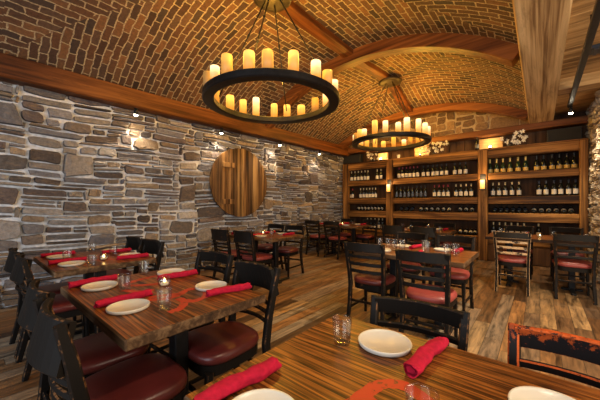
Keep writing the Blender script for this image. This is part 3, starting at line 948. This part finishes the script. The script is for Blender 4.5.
# ------------------------------------------------------------------ round wood disc on the stone wall
DC = (3.79, 1.73); DR = 0.715
e = empty('round_wood_disc', (wall_x(DC[0]) + 0.075, DC[0], DC[1]), -math.atan(0.0355))
x = -DR; k = 0
widths = [0.13, 0.11, 0.16, 0.10, 0.12, 0.17, 0.13, 0.11, 0.15, 0.12, 0.14]
tot = sum(widths); pos = -DR
for k, wd in enumerate(widths):
    wd = wd * 2 * DR / tot; a, c = pos + 0.002, pos + wd - 0.002; pos += wd
    m = MB(); th = R.uniform(0.035, 0.055)
    n = 8; top = []; bot = []
    for i in range(n + 1):
        yy = a + (c - a) * i / n; h = math.sqrt(max(0.0004, DR * DR - yy * yy))
        top.append((yy, h)); bot.append((yy, -h))
    out = bot + top[::-1]
    nn = len(out)
    vs_ = [(0.0, p[0], p[1]) for p in out] + [(th, p[0], p[1]) for p in out]
    fs = [tuple(range(nn)), tuple(range(nn, 2 * nn))[::-1]] + [(i, (i + 1) % nn, nn + (i + 1) % nn, nn + i) for i in range(nn)]
    m.add(vs_, fs, 0)
    m.build('plank', M['disc'][[0, 2, 1, 0, 2, 3, 1, 2, 3, 0, 1][k]], e)
for zz in (0.34, -0.40):
    m = MB(); m.box(0.052, 0.068, -0.46, -0.18, zz - 0.05, zz + 0.05, 0.004); m.build('batten', M['disc'][1], e)
tag(e, 'round disc of weathered upright planks hung on the stone wall', 'wall decoration')

# wall spots under the beam
def aim(o, target): o.rotation_euler = (Vector(target) - Vector(o.location)).to_track_quat('-Z', 'Y').to_euler()
def spotlight(loc, target, power, label, col=(1, 0.82, 0.58), size=75, group='small spotlights under the wall beam', stem=0.06):
    e = empty('spotlight', loc)
    d = (Vector(target) - Vector(loc)).normalized()
    m = MB(); m.tube([(0, 0, stem), (0, 0, 0.0)], 0.008, 8); m.lathe([(0, stem), (0.03, stem), (0.03, stem - 0.012), (0, stem - 0.012)], 14); m.build('mount', M['iron'], e)
    q = d.to_track_quat('Z', 'Y').to_matrix().to_4x4()
    m = MB()
    prof = [(0, -0.045), (0.022, -0.045), (0.028, -0.02), (0.034, 0.035), (0.030, 0.035), (0.026, 0.012), (0, 0.010)]
    m.lathe(prof, 16); m.v = [tuple(q @ Vector(p)) for p in m.v]; hd = m.build('lamp_head', M['iron'], e)
    m = MB(); m.lathe([(0, 0.013), (0.024, 0.014), (0.027, 0.038), (0.018, 0.054), (0, 0.060)], 14); m.v = [tuple(q @ Vector(p)) for p in m.v]; m.build('lamp', M['bulb'], hd)
    l = bpy.data.lights.new('spot_beam', 'SPOT'); l.energy = power; l.color = col; l.spot_size = math.radians(size); l.spot_blend = 0.7; l.shadow_soft_size = 0.03
    o = bpy.data.objects.new('spot_beam', l); C.objects.link(o); o.parent = e
    o.location = d * 0.075
    o.rotation_euler = d.to_track_quat('-Z', 'Y').to_euler()
    tag(e, label, 'spotlight', group)
for (yy, lab) in ((1.72, 'small wall spotlight under the beam, above the table against the stone wall'), (3.22, 'small wall spotlight under the beam beside the top of the round disc'),
                  (4.78, 'small wall spotlight under the beam just past the round disc'), (6.25, 'small wall spotlight under the beam close to the shelf corner')):
    spotlight((wall_x(yy) + 0.27, yy, 2.68), (wall_x(yy) + 0.0, yy + (-0.45 if yy == 4.78 else 0.05), 1.55), WALL_SPOT, lab, size=100)
# track with its heads
e = empty('track_rail', (0.385, 0, 2.92))
m = MB(); m.box(-0.03, 0.03, -2.5, 6.66, 0.0, 0.05, 0.004); m.build('rail', M['iron'], e)
m = MB()
for yy in (-2.0, 1.0, 4.0, 6.6): m.tube([(0, yy, 0.04), (0, yy, 0.222 if yy != 6.6 else 0.222)], 0.006, 6)
m.build('hanger', M['iron'], e)
tag(e, 'long black lighting track under the plank ceiling', 'track light')
spotlight((0.395, 6.62, 2.85), (0.48, 6.75, 0.9), TRACK_SPOT * 0.9, 'lit track spotlight at the end of the black track', size=95, group='track spotlights', stem=0.07)
spotlight((0.385, 3.0, 2.85), (-0.35, 3.6, 0.0), TRACK_SPOT * 1.9, 'second track spotlight over the open plank floor', size=95, group='track spotlights', stem=0.07)
spotlight((0.385, 0.9, 2.85), (-0.35, 0.9, 0.76), TRACK_SPOT * 0.55, 'track spotlight over the striped oak table', size=95, group='track spotlights', stem=0.07)
m = MB(); m.box(0.46, 0.86, 4.75, 4.98, 3.10, 3.135, 0.006)
for i in range(6): m.box(0.49 + i * 0.06, 0.52 + i * 0.06, 4.77, 4.96, 3.085, 3.102)
tag(m.build('ceiling_vent', plain('blue_black_vent', (0.02, 0.028, 0.045), 0.4)), 'dark blue-black vent set in the plank ceiling', 'vent')
m = MB(); m.bar([(VR - 0.02, 2.86, 2.955), (0.22, 3.02, 2.955)], 0.05, 0.012, (0, 1, 0), 0.002, 0, 0)
tag(m.build('iron_strap', M['iron']), 'thin black iron strap across the pale beam', 'strap')

# ------------------------------------------------------------------ chandeliers
def chandelier(x, y, zr, zc, rad, label, ncand, rods, phase, seed):
    rr = random.Random(seed)
    e = empty('candle_chandelier', (x, y, zr))
    m = MB(); rings = []
    n = 72; wd, ht = 0.13, 0.08
    sec = [(-wd / 2, 0.01), (-wd / 2 + 0.012, 0), (wd / 2 - 0.012, 0), (wd / 2, 0.012), (wd / 2, ht - 0.01), (wd / 2 - 0.012, ht), (-wd / 2 + 0.012, ht), (-wd / 2, ht - 0.01)]
    vs_ = []; fs = []
    for k in range(n):
        t = 2 * PI * k / n
        for (a, h) in sec: vs_.append(((rad - wd / 2 + a) * math.cos(t), (rad - wd / 2 + a) * math.sin(t), h))
    q = len(sec)
    for k in range(n):
        for s_ in range(q): fs.append((k * q + s_, ((k + 1) % n) * q + s_, ((k + 1) % n) * q + (s_ + 1) % q, k * q + (s_ + 1) % q))
    m.add(vs_, fs, 0, False); m.build('ring', M['iron'], e)
    m = MB(); m.lathe([(0, zc - zr), (0.235, zc - zr), (0.245, zc - zr - 0.015), (0.235, zc - zr - 0.045), (0.19, zc - zr - 0.055), (0, zc - zr - 0.06)], 32); m.build('canopy', M['bronze'], e)
    for k in range(rods):
        t = phase + 2 * PI * k / rods
        a = Vector((0.09 * math.cos(t), 0.09 * math.sin(t), zc - zr - 0.05)); b_ = Vector(((rad - wd / 2) * math.cos(t), (rad - wd / 2) * math.sin(t), ht))
        m = MB(); m.tube([a, b_], 0.0075, 8)
        for f in (0.33, 0.66):
            p = a.lerp(b_, f); d = (b_ - a).normalized()
            m.tube([p - d * 0.03, p, p + d * 0.03], [0.009, 0.016, 0.009], 8)
        m.build('rod', M['iron'], e)
    for k in range(ncand):
        t = 2 * PI * (k + 0.5 + rr.uniform(-0.18, 0.18)) / ncand
        h = rr.choice([0.15, 0.18, 0.20, 0.23, 0.27]) ; r_ = rr.choice([0.050, 0.053, 0.056])
        m = MB(); m.lathe([(0, 0), (r_, 0), (r_ * 1.01, h * 0.5), (r_ * 0.98, h - 0.008), (r_ * 0.90, h), (r_ * 0.6, h - 0.004), (0, h - 0.012)], 16)
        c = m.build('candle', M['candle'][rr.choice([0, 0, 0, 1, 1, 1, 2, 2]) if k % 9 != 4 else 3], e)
        c.location = ((rad - wd / 2) * math.cos(t), (rad - wd / 2) * math.sin(t), ht + 0.001)
    tag(e, label, 'chandelier', 'iron wheel chandeliers with candles')
    for k in range(4):
        t = PI / 4 + k * PI / 2
        l = bpy.data.lights.new('chandelier_light', 'POINT'); l.energy = CHAND_LAMP / 4; l.color = (1.0, 0.51, 0.06); l.shadow_soft_size = 0.10
        o = bpy.data.objects.new('chandelier_light', l); C.objects.link(o); o.parent = e
        o.location = ((rad - wd / 2) * math.cos(t), (rad - wd / 2) * math.sin(t), 0.60)
chandelier(-2.515, 2.46, 2.485, vault_z(0.5, 2.45) - 0.075, 0.82, 'large iron wheel chandelier of candles hanging above the tables close to the camera', 20, 4, 0.5, 4)
chandelier(-2.50, 6.02, 2.58, vault_z(0.5, 6.02) - 0.08, 0.82, 'second iron candle chandelier hanging in front of the wine shelves', 22, 4, 0.9, 9)

# ------------------------------------------------------------------ chairs
def outline(wf, wb, d, n=36, p=3.2):
    o = []
    for k in range(n):
        t = 2 * PI * k / n
        c, s = math.cos(t), math.sin(t)
        x = math.copysign(abs(c) ** (2 / p), c); y = math.copysign(abs(s) ** (2 / p), s)
        wd = wb + (wf - wb) * (y + 1) / 2
        o.append((x * wd / 2, y * d / 2))
    return o
def make_chair(style, paint, edge, vinyl, slatm=None, slate=None):
    """Faces +Y; base at the seat's centre."""
    e = empty('dining_chair')
    pm = [paint, edge]; sm_ = [slatm or paint, slate or edge]
    o = outline(0.43, 0.37, 0.42)
    m = MB()
    m.loft([[(x * s, y * s, z) for x, y in o] for s, z in ((0.97, 0.432), (1.0, 0.44), (1.015, 0.455), (1.0, 0.472), (0.94, 0.484), (0.80, 0.492), (0.4, 0.495), (0.05, 0.496))], 0, True)
    m.build('seat', vinyl, e)
    o = outline(0.40, 0.345, 0.40, 36, 4.0)
    m = MB(); m.loft([[(x, y, z) for x, y in o] for z in (0.375, 0.382, 0.425, 0.431)], 0, False, True, True); m.build('seat_frame', pm, e)
    post = lambda sx: [(sx * 0.185, -0.275, 0.0), (sx * 0.182, -0.225, 0.22), (sx * 0.182, -0.205, 0.42), (sx * 0.188, -0.222, 0.58), (sx * 0.197, -0.252, 0.74), (sx * 0.203, -0.283, 0.872)]
    for sx in (-1, 1):
        m = MB(); m.bar(post(sx), 0.036, [0.036, 0.044, 0.050, 0.048, 0.044, 0.034], (1, 0, 0), 0.006); m.build('leg', pm, e)
        m = MB(); m.bar([(sx * 0.180, 0.185, 0.0), (sx * 0.172, 0.172, 0.40)], [0.028, 0.038], [0.028, 0.038], (1, 0, 0), 0.006); m.build('leg', pm, e)
        m = MB(); m.bar([(sx * 0.179, -0.225, 0.17), (sx * 0.174, 0.178, 0.17)], 0.018, 0.026, (1, 0, 0), 0.004); m.build('stretcher', pm, e)
    m = MB(); m.bar([(-0.172, 0.178, 0.25), (0.172, 0.178, 0.25)], 0.026, 0.018, (0, 0, 1), 0.004); m.build('stretcher', pm, e)
    m = MB(); m.bar([(-0.178, -0.222, 0.25), (0.178, -0.222, 0.25)], 0.026, 0.018, (0, 0, 1), 0.004); m.build('stretcher', pm, e)
    def post_at(z):
        P = post(1)
        for a, c in zip(P, P[1:]):
            if a[2] <= z <= c[2]:
                t = (z - a[2]) / (c[2] - a[2]); return a[0] + (c[0] - a[0]) * t, a[1] + (c[1] - a[1]) * t
        return P[-1][0], P[-1][1]
    def rail(z, h, th, bow, name, mats):
        x, y = post_at(z); n = 10
        m = MB(); m.bar([((i / n * 2 - 1) * x, y - bow * (1 - (i / n * 2 - 1) ** 2), z + 0.10 * bow * (1 - (i / n * 2 - 1) ** 2)) for i in range(n + 1)], h, th, (0, 0.25, 1), 0.005)
        m.build(name, mats, e)
    if style == 'panel':
        rail(0.785, 0.175, 0.024, 0.045, 'top_rail', pm)
        for z in (0.645, 0.590, 0.535): rail(z, 0.026, 0.018, 0.042, 'slat', sm_)
    else:
        rail(0.828, 0.092, 0.024, 0.042, 'top_rail', pm)
        for z in (0.730, 0.650, 0.570): rail(z, 0.036, 0.018, 0.038, 'slat', sm_)
    tag(e, 'chair', 'chair')
    return e
CH = {
 'panel': make_chair('panel', M['black'], M['black_edge'], M['vinyl']),
 'ladder': make_chair('ladder', M['black'], M['black_edge'], M['vinyl']),
 'ladder_red': make_chair('ladder', M['black'], M['black_edge'], M['vinyl_red_sheen']),
 'panel_red': make_chair('panel', M['black'], M['black_edge'], M['vinyl_red_sheen']),
 'orange': make_chair('ladder', M['orange'], M['orange_edge'], M['vinyl']),
 'bare': make_chair('ladder', M['black'], M['bare_edge'], M['vinyl_red_sheen'], M['bare'], M['bare_edge']),
}
def chair(kind, x, yback, facing, label, group, rz=0.0, zs=1.0):
    """yback: where the top of its back stands."""
    if facing > 0: loc = (x, yback + 0.27, 0); r = rz
    else: loc = (x, yback - 0.27, 0); r = PI + rz
    place(CH[kind], USED, loc, r, label, group).scale = (1, 1, zs)
G1 = 'chairs at the striped oak table'
chair('ladder', -0.425, 1.395, -1, 'black ladder-back chair with rubbed tan edges, across the striped oak table', G1, 0.10, 0.915)
chair('orange', 0.085, 1.345, -1, 'black chair chipped to bright orange-red along its top rail', G1, -0.14, 0.925)
G2 = 'chairs at the red-lettered table'
chair('panel', -1.88, 0.24, 1, 'panel-back chair on the camera side of red-lettered table, second from the aisle', G2)
chair('panel', -1.41, 0.22, 1, 'panel-back burgundy-seated chair at the camera-side corner of the red-lettered table', G2)
chair('panel', -1.47, 1.27, -1, 'panel-back chair with rubbed edge across the red-lettered table, aisle end', G2, -0.04)
chair('ladder', -2.04, 1.34, -1, 'low-looking ladder-back chair across the red-lettered table, stone-wall end', G2, 0.06)
G3 = 'chairs at the table against the stone wall'
chair('panel', -3.50, 0.30, 1, 'camera-side chair of the stone-wall table, set hard by the wall', G3)
chair('panel', -3.03, 0.30, 1, 'camera-side chair of the stone-wall table, at its aisle end', G3)
chair('panel', -3.77, 1.36, -1, 'far-side panel-back chair of the stone-wall table, set hard by the wall', G3)
chair('panel', -3.30, 1.38, -1, 'far-side panel-back chair of the stone-wall table, at its aisle end', G3)
G4 = 'chairs at the table under the round disc'
chair('panel_red', -3.92, 2.66, 1, 'panel-back chair facing the disc table, set hard by the stone wall', G4)
chair('panel_red', -3.38, 2.70, 1, 'panel-back chair facing the disc table, at its aisle corner', G4)
chair('ladder', -4.05, 4.06, -1, 'ladder-back chair beyond the disc table, half hidden behind its glasses', G4)
chair('ladder', -3.50, 4.04, -1, 'burgundy-seated ladder-back chair beyond the disc table, standing at its aisle end', G4, 0.12)
G5 = 'chairs at the corner table by the shelves'
chair('ladder_red', -4.34, 5.62, 1, 'ladder-back chair on the camera side of corner table, beside the stone wall', G5)
chair('ladder_red', -3.76, 5.60, 1, 'ladder-back chair on the camera side of corner table, aisle end', G5)
chair('ladder_red', -4.10, 6.95, -1, 'ladder-back chair beyond the corner table, beside the stone wall', G5)
chair('ladder_red', -3.42, 6.93, -1, 'ladder-back chair beyond the corner table, in front of bottom-row bottles', G5)
G6 = 'chairs at the table before the wide shelf bay'
chair('panel', -2.14, 5.28, 1, 'dark panel-back chair at the wide-bay table, its stone-wall end, camera side', G6)
chair('panel', -1.58, 5.24, 1, 'dark panel-back chair at the wide-bay table, its aisle end, camera side', G6)
chair('ladder', -2.10, 6.72, -1, 'chair beyond the wide-bay table, at its stone-wall end', G6)
chair('ladder', -1.58, 6.72, -1, 'chair beyond the wide-bay table, at its aisle end', G6)
G7 = 'chairs at the centre table'
chair('ladder', -1.40, 2.66, 1, 'ladder-back chair at the centre table with red napkin seen over its rail', G7, 0.06)
chair('ladder_red', -0.77, 2.50, 1, 'ladder-back chair with pink-red seat at the centre table, closest to camera', G7, 0.03)
chair('ladder', -1.38, 4.06, -1, 'chair across the centre table, its stone-wall end', G7)
chair('ladder_red', -0.82, 4.02, -1, 'chair across the centre table with rounded pink seat showing under the tabletop', G7)
G8 = 'chairs at the table before the pillar shelf bay'
chair('bare', -0.31, 5.04, 1, 'ladder-back chair rubbed to pale bare wood on every slat', G8)
chair('ladder_red', 0.34, 5.16, 1, 'black ladder-back red-seated chair beside the tan stone pillar', G8, 0.04)
chair('ladder', -0.30, 6.66, -1, 'chair beyond the pillar-bay table, opposite the bare-wood chair', G8)
chair('ladder', 0.34, 6.70, -1, 'chair beyond the pillar-bay table, next to the stone pillar', G8)

# ------------------------------------------------------------------ tables
def ribbon(mb, pts, wd, z):
    P = [Vector((p[0], p[1], 0)) for p in pts]
    # smooth the polyline
    Q = []
    for i in range(len(P) - 1):
        p0 = P[max(0, i - 1)]; p1 = P[i]; p2 = P[i + 1]; p3 = P[min(len(P) - 1, i + 2)]
        for k in range(6):
            t = k / 6
            Q.append(0.5 * ((2 * p1) + (p2 - p0) * t + (2 * p0 - 5 * p1 + 4 * p2 - p3) * t * t + (3 * p1 - p0 - 3 * p2 + p3) * t ** 3))
    Q.append(P[-1])
    vs_ = []
    for i, p in enumerate(Q):
        d = (Q[min(i + 1, len(Q) - 1)] - Q[max(0, i - 1)]).normalized(); nn = Vector((-d.y, d.x, 0)) * wd / 2 * (0.85 + 0.3 * R.random())
        vs_ += [(p.x + nn.x, p.y + nn.y, z), (p.x - nn.x, p.y - nn.y, z)]
    mb.add(vs_, [(2 * i, 2 * i + 2, 2 * i + 3, 2 * i + 1) for i in range(len(Q) - 1)], 0)

def make_table(x0, x1, y0, y1, label, strokes=None, wd=0.04):
    cx, cy = (x0 + x1) / 2, (y0 + y1) / 2; hx, hy = (x1 - x0) / 2, (y1 - y0) / 2
    e = empty('dining_table', (cx, cy, 0))
    m = MB(); m.box(-hx, hx, -hy, hy, 0.712, 0.76, 0.006, 0, 1)
    nf = len(m.f)
    for k in range(2, 6): pass
    top = m.build('tabletop', [M['oak'], M['oak_edge']], e)
    for p in top.data.polygons:
        if abs(p.normal.z) < 0.5: p.material_index = 1
    for sx in (-1, 1):
        px = sx * (hx - 0.30)
        m = MB(); m.box(px - 0.038, px + 0.038, -0.038, 0.038, 0.02, 0.70, 0.006); m.build('column', M['iron'], e)
        m = MB(); m.box(px - 0.03, px + 0.03, -hy + 0.06, hy - 0.06, 0.0, 0.03, 0.008); m.box(px - 0.12, px + 0.12, -0.03, 0.03, 0.0, 0.03, 0.008); m.build('base', M['iron'], e)
        m = MB(); m.box(px - 0.10, px + 0.10, -0.22, 0.22, 0.695, 0.712, 0.004); m.build('mounting_plate', M['iron'], e)
    if strokes:
        for q_, s_ in enumerate(strokes):
            m = MB(); ribbon(m, [(a - cx, c - cy) for a, c in s_], wd, 0.7604 + 0.00015 * q_)
            m.build('painted_emblem', M['emblem'], e)
    tag(e, label, 'table', 'oak dining tables')
    return e
make_table(-0.73, 0.38, 0.38, 1.135, 'striped oak table with orange-red painted emblem, closest to the camera',
           [[(-0.37, 0.62), (-0.36, 0.70), (-0.345, 0.765), (-0.30, 0.80), (-0.25, 0.79), (-0.20, 0.76), (-0.165, 0.70)], [(-0.36, 0.69), (-0.28, 0.66), (-0.22, 0.60), (-0.25, 0.53)],
            [(0.02, 0.60), (0.0, 0.72), (0.06, 0.80), (0.13, 0.78)]], 0.042)
make_table(-2.28, -1.19, 0.395, 1.115, 'oak table painted with red lettering, between panel-back burgundy chairs',
           [[(-1.56, 0.80), (-1.61, 0.87), (-1.57, 0.93), (-1.49, 0.92), (-1.42, 0.87), (-1.40, 0.79), (-1.45, 0.77)], [(-1.64, 0.66), (-1.61, 0.74), (-1.57, 0.80), (-1.55, 0.72), (-1.60, 0.64)],
            [(-1.50, 0.76), (-1.42, 0.75), (-1.35, 0.69), (-1.34, 0.63)], [(-2.03, 0.68), (-2.07, 0.76), (-2.09, 0.86), (-2.10, 0.94)], [(-2.02, 0.66), (-1.93, 0.72), (-1.85, 0.86)], [(-1.90, 0.62), (-1.80, 0.66), (-1.76, 0.74)]], 0.042)
make_table(-3.78, -2.80, 0.45, 1.20, 'oak table set against the long stone wall, behind the red-lettered table',
           [[(-3.30, 0.70), (-3.36, 0.80), (-3.28, 0.90)], [(-3.18, 0.72), (-3.10, 0.82), (-3.02, 0.92)]])
make_table(-4.10, -3.00, 2.92, 3.68, 'oak table standing under the round wood disc')
make_table(-4.42, -3.22, 5.86, 6.62, 'oak table in the corner between stone wall and wine shelves')
make_table(-2.45, -1.27, 5.55, 6.35, 'oak table in front of the wide wine shelf bay')
make_table(-1.58, -0.50, 2.80, 3.58, 'oak table in mid-room with pink-seated chairs around it')
make_table(-0.68, 0.66, 5.42, 6.24, 'oak table in front of the pillar shelf bay, lit by a candle')

# ------------------------------------------------------------------ table settings
m = MB(); m.lathe([(0, 0.0), (0.080, 0.0), (0.091, 0.006), (0.094, 0.017), (0.092, 0.0205), (0.088, 0.018), (0.084, 0.012), (0, 0.012)], 40)
PLATE = tag(m.build('dinner_plate', M['plate']), 'plate', 'plate')
def napkin_mesh(seed, L=0.25):
    rr = random.Random(seed)
    m = MB(); rings = []; n = 22; k = 18
    for i in range(k + 1):
        y = (i / k - 0.5) * L; tw = 0.5 * math.sin(i / k * 3 + seed)
        wx = 0.024 * (1 + 0.10 * math.sin(i * 0.9 + seed)); wz = 0.0195 * (1 + 0.08 * math.cos(i * 1.3 + seed))
        ring = []
        for a in range(n):
            t = 2 * PI * a / n
            f = 1 + 0.07 * math.sin(3 * (t + tw)) + 0.05 * math.sin(5 * t + i * 0.5) + rr.uniform(-0.015, 0.015)
            x = wx * f * math.cos(t); z = max(-0.0175, wz * f * math.sin(t)) + 0.0175
            ring.append((x + 0.004 * math.sin(i * 0.4 + seed), y + (0.012 * math.sin(t * 2 + seed) if i in (0, k) else 0), z))
        rings.append(ring)
    m.loft(rings, 0, True, False)
    # spiral ends of the roll
    for i, sg in ((0, -1), (k, 1)):
        base = rings[i]; cx = sum(p[0] for p in base) / n; cz = sum(p[2] for p in base) / n; yy = sum(p[1] for p in base) / n
        prev = base
        for s_, dy in ((0.82, 0.004), (0.78, -0.012), (0.55, -0.010), (0.50, 0.002), (0.25, -0.002), (0.02, -0.006)):
            cur = [(cx + (p[0] - cx) * s_, p[1] * 0 + yy + sg * dy, cz + (p[2] - cz) * s_) for p in base]
            m.loft([prev, cur], 0, False, False); prev = cur
    return m
NAPS = [tag(napkin_mesh(s).build('rolled_napkin', M['napkin']), 'napkin', 'napkin') for s in (1, 2, 3)]
m = MB(); m.lathe([(0, 0.0), (0.029, 0.0), (0.031, 0.004), (0.036, 0.088), (0.0365, 0.094), (0.0345, 0.094), (0.0335, 0.088), (0.029, 0.020), (0.024, 0.015), (0, 0.014)], 24)
GLASS = tag(m.build('water_glass', M['glass']), 'glass', 'glass')
e = empty('candle_votive')
m = MB(); m.lathe([(0, 0), (0.026, 0), (0.036, 0.014), (0.040, 0.032), (0.034, 0.052), (0.027, 0.062), (0.025, 0.062), (0.032, 0.050), (0.037, 0.032), (0.033, 0.016), (0.022, 0.006), (0, 0.006)], 20); m.build('glass_bowl', M['glass'], e)
m = MB(); m.lathe([(0, 0.008), (0.021, 0.008), (0.024, 0.013), (0.023, 0.024), (0, 0.024)], 14); tl = m.build('tealight', M['wax'], e)
m = MB(); m.lathe([(0, 0.026), (0.006, 0.031), (0.0065, 0.037), (0.003, 0.047), (0, 0.053)], 10); m.build('flame', M['flame'], tl)
VOT = tag(e, 'votive', 'candle')

ZT = 0.7602
def setting(tbl, gname, px, py, side, where, glass_at=None, plate=True, nap=True, nap_rz=0.0, seed=0, nap_y=None, nap_dx=0.145):
    """side +1: diner on the camera side (faces +Y)."""
    if plate: place(PLATE, USED, (px, py, ZT), R.uniform(0, 6), 'cream plate on the %s, %s' % (tbl, where), 'plates on the ' + tbl)
    if nap: place(NAPS[seed % 3], USED, (px - side * nap_dx, py - side * 0.0 if nap_y is None else nap_y, ZT + 0.0006), nap_rz, 'rolled crimson napkin on the %s, %s' % (tbl, where), 'napkins on the ' + tbl)
    if glass_at: place(GLASS, USED, (glass_at[0], glass_at[1], ZT), 0, 'clear water glass on the %s, %s' % (tbl, where), 'water glasses on the ' + tbl)
CW, CA, FW, FA = 'camera side, wall end', 'camera side, aisle end', 'far side, wall end', 'far side, aisle end'
t = 'striped oak table'
setting(t, '', -0.43, 0.985, -1, FW, (-0.56, 0.905), nap_dx=0.145, nap_rz=-0.10, seed=0)
setting(t, '', 0.03, 0.91, -1, FA, None, nap=False)
setting(t, '', -0.50, 0.45, 1, CW, None, nap_y=0.50, nap_dx=0.138, nap_rz=-0.06, seed=1)
place(GLASS, USED, (-0.20, 0.655, ZT), 0, 'clear water glass on the striped oak table, over its red emblem', 'water glasses on the striped oak table')
t = 'red-lettered table'
setting(t, '', -1.535, 0.525, 1, CA, (-1.42, 0.645), nap_rz=0.02, nap_dx=0.135, nap_y=0.555, seed=2)
setting(t, '', -2.06, 0.545, 1, CW, (-1.895, 0.625), nap_rz=0.06, nap_dx=0.14, nap_y=0.55, seed=0)
setting(t, '', -1.54, 0.985, -1, FA, None, nap_rz=-0.22, nap_dx=0.16, nap_y=1.0, seed=1)
setting(t, '', -2.08, 0.995, -1, FW, (-2.22, 0.86), nap_rz=-0.1, nap_dx=0.14, nap_y=0.98, seed=2)
place(VOT, USED, (-1.79, 0.815, ZT), 0, 'lit votive candle in glass on the red-lettered table')
t = 'stone-wall table'
setting(t, '', -3.02, 0.60, 1, CA, (-2.86, 0.70), nap_y=0.60, seed=0)
setting(t, '', -3.52, 0.60, 1, CW, (-3.30, 0.62), nap_y=0.62, seed=1)
setting(t, '', -3.10, 1.07, -1, FA, (-3.27, 0.98), nap_y=1.05, nap_rz=-0.1, seed=2)
setting(t, '', -3.58, 1.07, -1, FW, (-3.66, 0.90), nap_y=1.06, seed=0)
place(VOT, USED, (-3.06, 0.84, ZT), 0, 'small votive candle in glass on the table against the stone wall')
t = 'table under the disc'
setting(t, '', -3.85, 3.06, 1, CW, (-3.70, 3.16), nap_y=3.08, seed=1)
setting(t, '', -3.38, 3.05, 1, CA, (-3.24, 3.15), nap_y=3.08, seed=2)
setting(t, '', -3.82, 3.54, -1, FW, (-3.98, 3.46), nap_y=3.52, seed=0)
setting(t, '', -3.36, 3.54, -1, FA, (-3.52, 3.44), nap_y=3.52, seed=1)
place(VOT, USED, (-3.62, 3.32, ZT), 0, 'small votive candle in glass on the table under the disc')
t = 'corner table'
setting(t, '', -4.15, 6.00, 1, CW, (-4.0, 6.10), nap_y=6.02, seed=2)
setting(t, '', -3.60, 6.00, 1, CA, (-3.45, 6.10), nap_y=6.02, seed=0)
setting(t, '', -4.02, 6.48, -1, FW, (-4.18, 6.40), nap_y=6.46, seed=1)
setting(t, '', -3.52, 6.48, -1, FA, (-3.68, 6.40), nap_y=6.46, seed=2)
place(VOT, USED, (-3.84, 6.24, ZT), 0, 'small votive candle in glass on the corner table by the shelves')
t = 'wide-bay table'
setting(t, '', -2.12, 5.70, 1, CW, (-1.98, 5.80), nap_y=5.71, seed=0)
setting(t, '', -1.58, 5.70, 1, CA, (-1.44, 5.80), nap_y=5.71, seed=1)
setting(t, '', -2.10, 6.20, -1, FW, (-2.26, 6.12), nap_y=6.19, seed=2)
setting(t, '', -1.58, 6.20, -1, FA, (-1.74, 6.12), nap_y=6.19, seed=0)
place(VOT, USED, (-1.86, 5.95, ZT), 0, 'small votive candle in glass on the table before the wide shelf bay')
t = 'centre table'
setting(t, '', -1.32, 2.96, 1, CW, None, nap_y=2.96, seed=1)
setting(t, '', -0.80, 2.95, 1, CA, None, nap_y=2.96, seed=2)
setting(t, '', -1.26, 3.42, -1, FW, None, nap_y=3.42, nap_rz=-0.1, seed=0)
setting(t, '', -0.82, 3.42, -1, FA, None, nap_y=3.41, nap_rz=-0.1, seed=1)
for k, (gx, gy) in enumerate([(-1.42, 3.12), (-1.33, 3.15), (-1.24, 3.10), (-1.16, 3.12)]):
    place(GLASS, USED, (gx, gy, ZT), 0, '%s from the wall of four glasses clustered at the centre table wall end' % ORD[k], 'water glasses on the centre table').scale = (1, 1, 1.32)
for k, (gx, gy) in enumerate([(-0.96, 3.25), (-0.90, 3.13), (-0.70, 3.10), (-0.64, 3.17)]):
    place(GLASS, USED, (gx, gy, ZT), 0, '%s from the wall of four glasses clustered at the centre table aisle end' % ORD[k], 'water glasses on the centre table').scale = (1, 1, 1.32)
t = 'pillar-bay table'
setting(t, '', -0.31, 5.58, 1, CW, (-0.16, 5.69), nap_y=5.58, seed=0)
setting(t, '', 0.36, 5.58, 1, CA, (0.51, 5.69), nap_y=5.58, seed=1)
setting(t, '', -0.31, 6.09, -1, FW, (-0.50, 6.00), nap_y=6.07, seed=2)
setting(t, '', 0.36, 6.09, -1, FA, (0.16, 5.98), nap_y=6.07, seed=0)
place(VOT, USED, (0.0, 5.80, ZT), 0, 'lit votive candle in glass on the pillar-bay table between two chair backs')
